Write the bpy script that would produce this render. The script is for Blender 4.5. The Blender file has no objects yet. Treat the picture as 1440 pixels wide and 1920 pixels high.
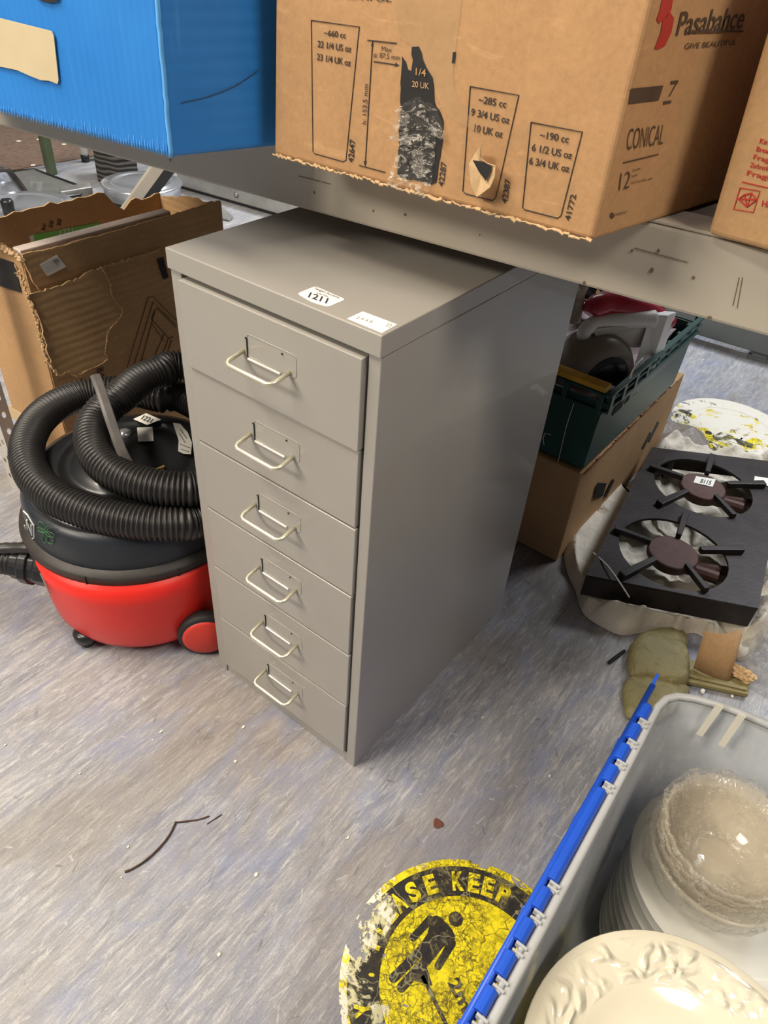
import bpy, bmesh, math, random
from mathutils import Vector, Matrix, noise
C = bpy.context.scene.collection
PI = math.pi
random.seed(7)

# ------------------------------------------------------------------ camera
CAMP = Vector((0.6174, -0.4601, 0.9501)); CAMR = (0.8803, -0.0638, 0.6608); FPX = 1360.5325
cam_d = bpy.data.cameras.new('camera'); cam = bpy.data.objects.new('camera', cam_d); C.objects.link(cam)
cam.location = CAMP; cam.rotation_euler = CAMR
cam_d.sensor_fit = 'VERTICAL'; cam_d.sensor_height = 36; cam_d.lens = FPX/1920*36
cam_d.clip_start = .02
bpy.context.scene.camera = cam
# ------------------------------------------------------------------ world and lights
w = bpy.data.worlds.new('world'); bpy.context.scene.world = w; w.use_nodes = True
w.node_tree.nodes['Background'].inputs[0].default_value = (1, .97, .93, 1)
w.node_tree.nodes['Background'].inputs[1].default_value = .10
def area(name, loc, target, sx, sy, power, col):
    l = bpy.data.lights.new(name, 'AREA'); l.shape = 'RECTANGLE'; l.size = sx; l.size_y = sy; l.energy = power; l.color = col
    o = bpy.data.objects.new(name, l); C.objects.link(o); o.location = loc
    o.rotation_euler = (Vector(target)-Vector(loc)).to_track_quat('-Z', 'Y').to_euler()
    return o
area('ceiling_tube_light', (-1.05, -.72, 2.5), (-1.0, -.60, 0), 2.2, .2, 98, (1, .90, .77))
area('side_aisle_light', (-1.2, -2.5, 2.3), (.1, .1, .4), 1.1, .5, 80, (1, .90, .77))
area('right_aisle_light', (1.75, -.30, 2.5), (.5, -.1, .4), .6, .5, 29, (1, .90, .78))
area('rear_tube_light', (-1.6, 2.9, 2.7), (-1.6, 2.2, 0), 2.0, .5, 120, (.93, .96, 1))
area('far_aisle_light', (1.2, 2.6, 2.7), (.7, 2.0, 0), 1.2, .4, 80, (.90, .94, 1))
vs = bpy.context.scene.view_settings
vs.view_transform = 'Standard'; vs.look = 'None'; vs.gamma = 1; vs.use_curve_mapping = False; vs.exposure = -0.10

# ------------------------------------------------------------------ helpers
RM = cam.rotation_euler.to_matrix()
def ray(px, py): return RM @ Vector(((px-720)/FPX, -(py-960)/FPX, -1))
def Zp(px, py, z): d = ray(px, py); return CAMP + d*((z-CAMP.z)/d.z)
def Yp(px, py, y): d = ray(px, py); return CAMP + d*((y-CAMP.y)/d.y)
def Xp(px, py, x): d = ray(px, py); return CAMP + d*((x-CAMP.x)/d.x)
def Pp(px, py, P, n): d = ray(px, py); return CAMP + d*((P-CAMP).dot(n)/d.dot(n))
def lin(c):
    return tuple(((v/255)/12.92 if v/255 <= .04045 else ((v/255+.055)/1.055)**2.4) for v in c)
class NT:
    def __init__(s, m): s.m = m; s.t = m.node_tree; s.b = s.t.nodes['Principled BSDF']
    def n(s, ty, **kw):
        x = s.t.nodes.new(ty)
        for k, v in kw.items():
            if k in x.inputs.keys() if isinstance(k, str) else False: x.inputs[k].default_value = v
            else: setattr(x, k, v)
        return x
    def l(s, a, b): s.t.links.new(a, b)
    def coord(s, scale=(1,1,1), obj=True, rot=(0,0,0)):
        tc = s.t.nodes.new('ShaderNodeTexCoord'); mp = s.t.nodes.new('ShaderNodeMapping')
        mp.inputs['Scale'].default_value = scale; mp.inputs['Rotation'].default_value = rot
        s.l(tc.outputs['Object'], mp.inputs['Vector']); return mp.outputs[0]
    def noise(s, vec, scale=5, detail=4, rough=.6, dist=0):
        x = s.t.nodes.new('ShaderNodeTexNoise'); x.inputs['Scale'].default_value = scale; x.inputs['Detail'].default_value = detail
        x.inputs['Roughness'].default_value = rough; x.inputs['Distortion'].default_value = dist
        if vec: s.l(vec, x.inputs['Vector'])
        return x.outputs['Fac']
    def ramp(s, fac, stops):
        x = s.t.nodes.new('ShaderNodeValToRGB'); e = x.color_ramp.elements
        while len(e) < len(stops): e.new(.5)
        for i, (p, c) in enumerate(stops):
            e[i].position = p; e[i].color = (*c, 1) if len(c) == 3 else c
        s.l(fac, x.inputs[0]); return x.outputs[0]
    def mix(s, fac, a, b, mode='MIX'):
        x = s.t.nodes.new('ShaderNodeMix'); x.data_type = 'RGBA'; x.blend_type = mode
        for sock, v in ((x.inputs[0], fac), (x.inputs[6], a), (x.inputs[7], b)):
            if isinstance(v, (int, float)): sock.default_value = v
            elif isinstance(v, tuple): sock.default_value = (*v, 1) if len(v) == 3 else v
            else: s.l(v, sock)
        return x.outputs[2]
    def math(s, op, a, b=0.):
        x = s.t.nodes.new('ShaderNodeMath'); x.operation = op
        for i, v in enumerate((a, b)):
            if isinstance(v, (int, float)): x.inputs[i].default_value = v
            else: s.l(v, x.inputs[i])
        return x.outputs[0]
    def bump(s, h, strength=.3, dist=.002):
        x = s.t.nodes.new('ShaderNodeBump'); x.inputs['Strength'].default_value = strength; x.inputs['Distance'].default_value = dist
        s.l(h, x.inputs['Height']); s.l(x.outputs[0], s.b.inputs['Normal'])
def mat(name, col, rough=.5, metal=0, var=.06, vs_=20, bump=0, bs=200, coat=0, alpha=1, trans=0, ior=1.45, bd=.001):
    m = bpy.data.materials.new(name); m.use_nodes = True; t = NT(m); c = lin(col); b = t.b
    v = t.coord(); nz = t.noise(v, vs_, 3)
    c1 = tuple(x*(1-var) for x in c); c2 = tuple(min(1, x*(1+var)) for x in c)
    t.l(t.ramp(nz, [(.3, c1), (.7, c2)]), b.inputs['Base Color'])
    b.inputs['Roughness'].default_value = rough; b.inputs['Metallic'].default_value = metal
    b.inputs['Coat Weight'].default_value = coat; b.inputs['Alpha'].default_value = alpha
    b.inputs['Transmission Weight'].default_value = trans; b.inputs['IOR'].default_value = ior
    if bump: t.bump(t.noise(v, bs, 4), bump, bd)
    return m

def obj(name, bm, m, parent=None, bev=0, seg=2, smooth=False, sub=0, solid=0, recalc=True):
    root = parent
    while root is not None and root.parent is not None: root = root.parent
    if recalc: bmesh.ops.recalc_face_normals(bm, faces=bm.faces)
    if root is not None: bm.transform(root.matrix_basis.inverted())
    me = bpy.data.meshes.new(name); bm.to_mesh(me); bm.free()
    for mm in (m if isinstance(m, (list, tuple)) else [m]): me.materials.append(mm)
    o = bpy.data.objects.new(name, me); C.objects.link(o)
    if parent is not None: o.parent = parent
    if smooth:
        me.polygons.foreach_set('use_smooth', [True]*len(me.polygons))
    if solid:
        k = o.modifiers.new('solid', 'SOLIDIFY'); k.thickness = solid; k.offset = 0
    if bev:
        k = o.modifiers.new('bevel', 'BEVEL'); k.width = bev; k.segments = seg; k.limit_method = 'ANGLE'; k.angle_limit = .6
    if sub:
        k = o.modifiers.new('sub', 'SUBSURF'); k.levels = sub; k.render_levels = sub
    return o
def tag(o, label, cat, group=None, kind=None):
    o['label'] = label; o['category'] = cat
    if group: o['group'] = group
    if kind: o['kind'] = kind
    return o
def thing(name, label, cat, loc=(0,0,0), group=None, rotz=0):
    o = bpy.data.objects.new(name, None); C.objects.link(o); o.location = loc; o.rotation_euler = (0,0,rotz); o.empty_display_size = .05
    return tag(o, label, cat, group)
def struct(o): o['kind'] = 'structure'; return o
def copy_tree(o, parent=None):
    c = o.copy(); C.objects.link(c)
    if parent is not None: c.parent = parent
    for ch in list(o.children): copy_tree(ch, c)
    return c

def box(bm, lo, hi, M=None, mi=0):
    x0,y0,z0 = lo; x1,y1,z1 = hi
    vs = [bm.verts.new(Vector(p) if M is None else M @ Vector(p)) for p in ((x0,y0,z0),(x1,y0,z0),(x1,y1,z0),(x0,y1,z0),(x0,y0,z1),(x1,y0,z1),(x1,y1,z1),(x0,y1,z1))]
    for f in ((0,3,2,1),(4,5,6,7),(0,1,5,4),(1,2,6,5),(2,3,7,6),(3,0,4,7)):
        bm.faces.new([vs[i] for i in f]).material_index = mi
def prism(bm, pts, off, mi=0):
    a = [bm.verts.new(Vector(p)) for p in pts]; b = [bm.verts.new(Vector(p)+Vector(off)) for p in pts]; n = len(a)
    bm.faces.new(a).material_index = mi; bm.faces.new(b[::-1]).material_index = mi
    for i in range(n): bm.faces.new((a[i], a[(i+1)%n], b[(i+1)%n], b[i])).material_index = mi
def lathe(bm, prof, c=(0,0,0), n=48, M=None, mod=None, cap=True):
    rings = []
    for r, z in prof:
        ring = []
        for i in range(n):
            a = 2*PI*i/n; rr = r*(mod(a, z) if mod else 1)
            p = Vector((rr*math.cos(a), rr*math.sin(a), z))
            p = (M @ p) if M is not None else p + Vector(c)
            ring.append(bm.verts.new(p))
        rings.append(ring)
    for a, b in zip(rings, rings[1:]):
        for i in range(n): bm.faces.new((a[i], a[(i+1)%n], b[(i+1)%n], b[i]))
    if cap: bm.faces.new(rings[0][::-1]); bm.faces.new(rings[-1])
def spline(pts, n=12, closed=False):
    pts = [Vector(p) for p in pts]; out = []; L = len(pts)
    for i in range(L if closed else L-1):
        g = lambda k: pts[k % L] if closed else pts[max(0, min(L-1, k))]
        p0, p1, p2, p3 = g(i-1), g(i), g(i+1), g(i+2)
        for j in range(n):
            t = j/n; out.append(.5*((2*p1)+(p2-p0)*t+(2*p0-5*p1+4*p2-p3)*t*t+(3*p1-p0-3*p2+p3)*t**3))
    if not closed: out.append(pts[-1])
    return out
def resample(path, step):
    out = [path[0]]; acc = 0
    for a, b in zip(path, path[1:]):
        d = (b-a).length
        if d < 1e-9: continue
        t = step-acc
        while t <= d: out.append(a+(b-a)*(t/d)); t += step
        acc = (acc+d) % step if True else 0
    return out
def tube(bm, path, r, n=12, rf=None, cap=True, mi=0):
    path = [Vector(p) for p in path]; up = None; prev = None
    for k, p in enumerate(path):
        d = (path[min(k+1, len(path)-1)]-path[max(k-1, 0)]).normalized()
        if up is None: up = d.orthogonal().normalized()
        up = (up-d*up.dot(d)).normalized(); s = d.cross(up); rr = rf(k) if rf else r
        ring = [bm.verts.new(p+(up*math.cos(2*PI*i/n)+s*math.sin(2*PI*i/n))*rr) for i in range(n)]
        if prev:
            for i in range(n): bm.faces.new((prev[i], prev[(i+1)%n], ring[(i+1)%n], ring[i])).material_index = mi
        elif cap: bm.faces.new(ring[::-1]).material_index = mi
        prev = ring
    if cap: bm.faces.new(prev).material_index = mi
def curve_mesh(cu, M, bm, mi=0):
    o = bpy.data.objects.new('tmp', cu); C.objects.link(o); bpy.context.view_layer.update()
    dg = bpy.context.evaluated_depsgraph_get(); me = bpy.data.meshes.new_from_object(o.evaluated_get(dg))
    me.transform(M); k0 = len(bm.faces); bm.from_mesh(me); bm.faces.ensure_lookup_table()
    for f in bm.faces[k0:]: f.material_index = mi
    bpy.data.objects.remove(o); bpy.data.meshes.remove(me); bpy.data.curves.remove(cu)
def cutout(bm, outlines, thick, M, mi=0, bevel=0):
    cu = bpy.data.curves.new('c', 'CURVE'); cu.dimensions = '2D'; cu.fill_mode = 'BOTH'; cu.extrude = thick/2; cu.bevel_depth = bevel
    for pts in outlines:
        s = cu.splines.new('POLY'); s.points.add(len(pts)-1); s.use_cyclic_u = True
        for i, p in enumerate(pts): s.points[i].co = (p[0], p[1], 0, 1)
    curve_mesh(cu, M, bm, mi)
def text(bm, s, A, B, T, bold=0., mi=0, lift=.0004):
    """write s so its baseline runs from A to B and its capitals reach T (above A)"""
    cu = bpy.data.curves.new('t', 'FONT'); cu.body = s; cu.size = 1; cu.offset = bold; cu.extrude = 0
    o = bpy.data.objects.new('tmp', cu); C.objects.link(o); bpy.context.view_layer.update()
    dg = bpy.context.evaluated_depsgraph_get(); me = bpy.data.meshes.new_from_object(o.evaluated_get(dg))
    xs = [v.co.x for v in me.vertices]; x0, x1 = min(xs), max(xs); H = .69
    u = (B-A)/(x1-x0); v = (T-A)/H; nrm = u.cross(v).normalized()
    if nrm.dot(CAMP-A) < 0: nrm = -nrm
    for q in me.vertices: q.co = A+u*(q.co.x-x0)+v*q.co.y+nrm*lift
    k0 = len(bm.faces); bm.from_mesh(me); bm.faces.ensure_lookup_table()
    for f in bm.faces[k0:]: f.material_index = mi
    bpy.data.objects.remove(o); bpy.data.meshes.remove(me); bpy.data.curves.remove(cu)
def jag(pts, amp, step, seed=0, closed=True):
    """roughen a 2-D outline like torn board"""
    rnd = random.Random(seed); out = []; n = len(pts)
    for i in range(n if closed else n-1):
        a = Vector(pts[i][:2]); b = Vector(pts[(i+1) % n][:2]); k = max(1, int((b-a).length/step))
        for j in range(k):
            p = a+(b-a)*(j/k)
            if j: p += Vector((rnd.uniform(-amp, amp), rnd.uniform(-amp, amp)))
            out.append((p.x, p.y))
    return out
def frame(P, u, v):
    """matrix whose local x,y run along u,v from P"""
    u = u.normalized(); n = u.cross(v).normalized(); v = n.cross(u)
    return Matrix(((u.x, v.x, n.x, P.x), (u.y, v.y, n.y, P.y), (u.z, v.z, n.z, P.z), (0,0,0,1)))

# ------------------------------------------------------------------ materials
def floor_mat():
    m = bpy.data.materials.new('worn_vinyl'); m.use_nodes = True; t = NT(m)
    # streaks run along y
    st = t.noise(t.coord((58, 6.5, 1), rot=(0,0,.03)), 1, 7, .72, .5)
    st2 = t.noise(t.coord((210, 26, 1), rot=(0,0,.09)), 1, 5, .7, .6)
    st3 = t.noise(t.coord((150, 34, 1), rot=(0,0,-.22)), 1, 5, .7, .8)
    big = t.noise(t.coord((2.6, 1.7, 1)), 1.4, 4, .6, .6)
    patch = t.noise(t.coord((12, 5, 1)), 1, 6, .65, 1.2)
    fine = t.noise(t.coord(), 420, 3, .7)
    c = t.ramp(st, [(.30, lin((120,122,130))), (.45, lin((141,142,147))), (.57, lin((156,155,157))), (.72, lin((178,176,174)))])
    c = t.mix(t.math('MULTIPLY', t.ramp(st2, [(.52, (0,0,0)), (.66, (1,1,1))]), .55), c, lin((204,201,196)))
    c = t.mix(t.math('MULTIPLY', t.ramp(st3, [(.56, (0,0,0)), (.68, (1,1,1))]), .5), c, lin((208,205,200)))
    c = t.mix(t.math('MULTIPLY', t.ramp(st2, [(.30, (1,1,1)), (.44, (0,0,0))]), .5), c, lin((106,107,117)))
    c = t.mix(t.math('MULTIPLY', t.ramp(patch, [(.50, (0,0,0)), (.64, (1,1,1))]), .5), c, lin((128,137,166)))
    c = t.mix(t.math('MULTIPLY', t.ramp(big, [(.50, (0,0,0)), (.64, (1,1,1))]), .42), c, lin((124,112,94)))
    c = t.mix(t.math('MULTIPLY', t.ramp(fine, [(.38, (1,1,1)), (.50, (0,0,0))]), .25), c, lin((84,82,80)))
    # brown stain at the foot of the cabinet, darker brown patch under the rack
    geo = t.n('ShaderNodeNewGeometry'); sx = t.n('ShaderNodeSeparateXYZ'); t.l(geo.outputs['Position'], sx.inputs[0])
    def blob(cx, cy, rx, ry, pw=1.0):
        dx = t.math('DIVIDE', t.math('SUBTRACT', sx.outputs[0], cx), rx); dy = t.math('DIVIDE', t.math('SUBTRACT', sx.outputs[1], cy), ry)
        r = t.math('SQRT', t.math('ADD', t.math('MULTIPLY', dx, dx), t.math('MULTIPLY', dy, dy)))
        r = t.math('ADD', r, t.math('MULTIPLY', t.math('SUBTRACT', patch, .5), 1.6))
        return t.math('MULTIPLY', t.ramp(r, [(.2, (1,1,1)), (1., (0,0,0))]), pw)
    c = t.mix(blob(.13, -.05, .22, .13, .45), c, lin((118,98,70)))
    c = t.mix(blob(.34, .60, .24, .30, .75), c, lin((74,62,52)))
    for ang, sc, k in ((.6, 11, .55), (-.35, 14, .5), (1.25, 12, .45), (.12, 18, .5), (-.9, 13, .4)):
        w_ = t.n('ShaderNodeTexVoronoi'); w_.feature = 'DISTANCE_TO_EDGE'; w_.inputs['Scale'].default_value = 1
        t.l(t.coord((sc*6, sc*.45, 1), rot=(0,0,ang)), w_.inputs['Vector'])
        line = t.ramp(w_.outputs['Distance'], [(.003, (1,1,1)), (.012, (0,0,0))])
        gate = t.ramp(t.noise(t.coord((1,1,1)), 14+sc, 3), [(.52, (0,0,0)), (.60, (1,1,1))])
        c = t.mix(t.math('MULTIPLY', t.math('MULTIPLY', line, gate), k), c, lin((78,77,78)) if sc in (11, 12, 13) else lin((198,196,194)))
    t.l(c, t.b.inputs['Base Color'])
    t.l(t.ramp(big, [(.3, (.34,)*3), (.7, (.5,)*3)]), t.b.inputs['Roughness'])
    t.bump(t.math('ADD', st2, t.math('MULTIPLY', fine, .6)), .18, .0008)
    return m
M_floor = floor_mat()
def cardboard(name, col, flute=None, wear=.25, rough=.85, dark=.80):
    m = bpy.data.materials.new(name); m.use_nodes = True; t = NT(m); c = lin(col)
    v = t.coord(); n1 = t.noise(v, 7, 5, .6); n2 = t.noise(v, 190, 3, .7); n3 = t.noise(t.coord((1,1,4)), 22, 5, .65, .8)
    k = t.ramp(n1, [(.3, tuple(x*dark for x in c)), (.7, tuple(min(1, x*1.1) for x in c))])
    k = t.mix(.16, k, t.ramp(n2, [(.3, tuple(x*.5 for x in c)), (.7, tuple(min(1, x*1.5) for x in c))]))
    k = t.mix(t.math('MULTIPLY', t.ramp(n3, [(.60, (0,0,0)), (.70, (1,1,1))]), wear), k, tuple(min(1, x*1.55+.03) for x in c))
    t.l(k, t.b.inputs['Base Color']); t.b.inputs['Roughness'].default_value = rough
    h = t.math('ADD', n1, t.math('MULTIPLY', n2, .1))
    if flute:
        wv = t.n('ShaderNodeTexWave'); wv.bands_direction = flute; wv.inputs['Scale'].default_value = 24; wv.inputs['Distortion'].default_value = 2.5
        t.l(v, wv.inputs['Vector']); h = t.math('ADD', h, t.math('MULTIPLY', wv.outputs['Fac'], .22))
    t.bump(h, .35, .004)
    return m
M_card = cardboard('kraft_card', (186,144,99))
M_card2 = cardboard('plain_card', (190,150,104), wear=.1)
M_torn = cardboard('torn_carton', (186,150,106), flute='Z', wear=.35)
M_tornedge = cardboard('torn_edge', (205,172,128), wear=.6)
M_oldcard = cardboard('old_carton', (180,142,98), wear=.12)
M_ink = mat('print_ink', (58,50,46), .8, var=.2)
M_inksoft = mat('faded_ink', (84,66,50), .85, var=.25)
M_redink = mat('red_ink', (176,52,40), .8, var=.15)
M_cabinet = mat('cabinet_grey_paint', (156,152,144), .30, var=.025, vs_=6, bump=.05, bs=900, coat=.15)
M_cabin = mat('cabinet_inner_shadow_gap', (52,52,50), .6)
M_handle = mat('zinc_wire', (226,222,196), .32, .75, var=.08, vs_=120)
M_steelslot = mat('bright_lip', (232,230,222), .3, .3)
M_slotdark = mat('slot_hole', (18,18,18), .8)
M_label = mat('label_paper', (240,236,226), .6, var=.02)
M_labelink = mat('label_ink', (52,52,56), .7)
M_pencil = mat('pencil_ink', (150,146,140), .7)
M_beam = mat('shelf_paint', (188,180,164), .45, var=.05, vs_=9, bump=.08, bs=60)
M_shelfboard = mat('shelf_board', (122,104,80), .8, var=.25, vs_=25)
M_post = mat('slotted_post_paint', (186,182,174), .5, var=.06)
M_rail = mat('grey_rail', (112,118,118), .5, var=.08)
M_alum = mat('galvanised_rail', (178,178,172), .35, .7, var=.12, vs_=14)
M_blk = mat('black_plastic', (30,31,33), .32, var=.25, vs_=16, bump=.12, bs=60, coat=.1)
M_drum = mat('dark_drum_plastic', (38,42,48), .38, var=.2, vs_=10, bump=.08, bs=80)
M_hose = mat('hose_rubber', (44,42,41), .38, var=.2, vs_=30, bump=.1, bs=200)
M_rim = mat('rim_plastic', (50,46,42), .5, var=.2, vs_=30, bump=.2, bs=90)
M_red = mat('red_plastic', (222,44,34), .36, var=.05, vs_=8, bump=.05, bs=50)
M_redhub = mat('red_hub', (206,60,48), .45, var=.06)
M_tyre = mat('tyre_rubber', (34,33,33), .6, var=.3)
M_dirt = mat('grey_handle_plastic', (84,80,76), .5, var=.15, vs_=50)
M_white = mat('white_plastic', (226,226,222), .3, var=.02)
M_green = mat('green_sticker', (118,196,98), .6, var=.06)
M_blackblock = mat('black_carton_print', (34,32,32), .7, var=.2)
M_crate = mat('crate_green', (30,66,60), .42, var=.22, vs_=12, bump=.1, bs=60)
M_yellow = mat('yellow_plastic', (196,150,44), .5, var=.15, vs_=30)
M_greyapp = mat('grey_appliance', (134,126,116), .38, .15, var=.08)
M_maroon = mat('red_enamel', (176,40,62), .25, var=.06, coat=.4)
M_iron = mat('cast_iron', (48,41,40), .45, .2, var=.3, vs_=22, bump=.35, bs=140)
M_burner = mat('burner_rust', (82,54,46), .6, .1, var=.2, vs_=60, bump=.3, bs=260)
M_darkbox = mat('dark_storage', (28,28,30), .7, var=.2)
M_olive = mat('olive_vinyl', (132,123,84), .5, var=.15, vs_=20, bump=.9, bs=34, bd=.01)
M_olive2 = mat('olive_strip', (134,122,78), .55, var=.15, vs_=24)
M_blue = mat('blue_lid_plastic', (38,88,204), .34, var=.07, vs_=18)
M_china = mat('cream_china', (224,217,194), .10, var=.01, coat=.5)
M_chrome = mat('chromed_steel', (224,227,232), .2, .82, var=.06, vs_=12)
M_chromed = mat('dull_steel', (190,188,182), .3, .8, var=.15, vs_=16)
M_carpet = mat('brown_carpet', (112,92,78), .95, var=.22, vs_=40, bump=.6, bs=400)
M_twig = mat('twig_bark', (74,54,42), .8, var=.35, vs_=90, bump=.4, bs=300)
M_leaf = mat('dried_leaf', (92,54,40), .8, var=.3)
M_greenpaint = mat('green_leg_paint', (70,82,58), .5, var=.15)
M_rubbermat = mat('rubber_mat', (52,51,50), .8, var=.3, vs_=30)
M_tape = mat('packing_tape', (214,184,140), .18, var=.12, vs_=12, bump=.4, bs=30, alpha=.16)
M_blotch = mat('masking_label', (196,180,146), .7, var=.07, vs_=14)
M_panel = mat('display_board', (226,210,200), .45, var=.02)
M_speck = mat('pale_crumb', (226,220,196), .7)

def blue_mat():
    m = bpy.data.materials.new('blue_correx'); m.use_nodes = True; t = NT(m)
    v = t.coord(); n1 = t.noise(v, 6, 4)
    c = t.ramp(n1, [(.3, lin((34,118,200))), (.7, lin((48,136,216)))])
    n2 = t.noise(t.coord((60, 60, 3)), 1, 4, .7)
    c = t.mix(t.math('MULTIPLY', t.ramp(n2, [(.62, (0,0,0)), (.72, (1,1,1))]), .18), c, lin((120,190,244)))
    t.l(c, t.b.inputs['Base Color']); t.b.inputs['Roughness'].default_value = .42
    wv = t.n('ShaderNodeTexWave'); wv.bands_direction = 'X'; wv.inputs['Scale'].default_value = 36; t.l(v, wv.inputs['Vector'])
    t.bump(t.math('ADD', t.math('MULTIPLY', wv.outputs['Fac'], .35), n1), .16, .004); return m
M_bluebox = blue_mat()
M_scuff = mat('pale_blue_scuff', (98,172,234), .5, var=.1)
def blue_side():
    m = M_bluebox.copy(); m.name = 'blue_correx_side'
    for n in m.node_tree.nodes:
        if n.type == 'TEX_WAVE': n.bands_direction = 'Z'; n.inputs['Scale'].default_value = 26
    return m
M_blueside = blue_side()
def translucent(name, col, a, rough=.35, bump=0, bs=30, bd=.003, spec=.5, var=.1, glint=0):
    m = bpy.data.materials.new(name); m.use_nodes = True; t = NT(m)
    tr = t.n('ShaderNodeBsdfTransparent'); mx = t.n('ShaderNodeMixShader'); out = [n for n in t.t.nodes if n.type == 'OUTPUT_MATERIAL'][0]
    tl = t.n('ShaderNodeBsdfTranslucent'); tl.inputs[0].default_value = (*lin(col), 1)
    m2 = t.n('ShaderNodeMixShader'); m2.inputs[0].default_value = .35
    t.b.inputs['Base Color'].default_value = (*lin(col), 1); t.b.inputs['Roughness'].default_value = rough
    t.b.inputs['Specular IOR Level'].default_value = spec
    t.l(t.b.outputs[0], m2.inputs[1]); t.l(tl.outputs[0], m2.inputs[2])
    v = t.coord(); nz = t.noise(v, 18, 4)
    t.l(t.ramp(nz, [(.3, (a*(1-var),)*3), (.7, (min(1, a*(1+var)),)*3)]), mx.inputs[0])
    if glint:  # highlights on the film painted in as pale, more opaque flecks
        g1 = t.noise(t.coord((1, 1, 2.2)), glint, 5, .62, 1.8)
        g2 = t.math('MULTIPLY', t.ramp(g1, [(.52, (0,0,0)), (.56, (1,1,1)), (.59, (.1,.1,.1)), (.66, (1,1,1)), (.70, (.3,.3,.3))]), .85)
        t.l(t.math('MAXIMUM', g2, a*.9), mx.inputs[0])
    t.l(tr.outputs[0], mx.inputs[1]); t.l(m2.outputs[0], mx.inputs[2]); t.l(mx.outputs[0], out.inputs[0])
    if bump: t.bump(t.noise(v, bs, 5, .65, 1.2), bump, bd)
    return m
M_bin = translucent('frosted_bin', (204,208,210), .56, .30, bump=.06, bs=20)
M_binrim = translucent('frosted_rim', (222,224,224), .82, .3)
M_film = translucent('cling_film', (255,248,234), .14, .07, bump=1.0, bs=75, bd=.02, spec=1.0, var=.6, glint=30)
M_bubble = translucent('bubble_wrap', (222,220,216), .34, .12, bump=.9, bs=120, bd=.004, spec=.9, var=.5, glint=70)
M_clear = translucent('clear_tape_film', (244,238,224), .06, .06, bump=.8, bs=70, bd=.006, spec=1.0, var=.7, glint=45)
M_glass = translucent('smoked_glass', (242,232,210), .30, .05, spec=1.0, var=.2)
def cloth_mat(name, col, weave=True):
    m = bpy.data.materials.new(name); m.use_nodes = True; t = NT(m); c = lin(col); v = t.coord()
    n1 = t.noise(v, 22, 4)
    t.l(t.ramp(n1, [(.3, tuple(x*.82 for x in c)), (.7, tuple(min(1, x*1.08) for x in c))]), t.b.inputs['Base Color'])
    t.b.inputs['Roughness'].default_value = .7; t.b.inputs['Sheen Weight'].default_value = .15
    n2 = t.noise(t.coord((1,1,1)), 45, 4, .6, 1.5); n3 = t.noise(t.coord((300,60,60)), 1, 2)
    t.bump(t.math('ADD', n2, t.math('MULTIPLY', n3, .2)), .55, .006); return m
M_sack = cloth_mat('woven_sack', (214,205,188))
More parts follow.
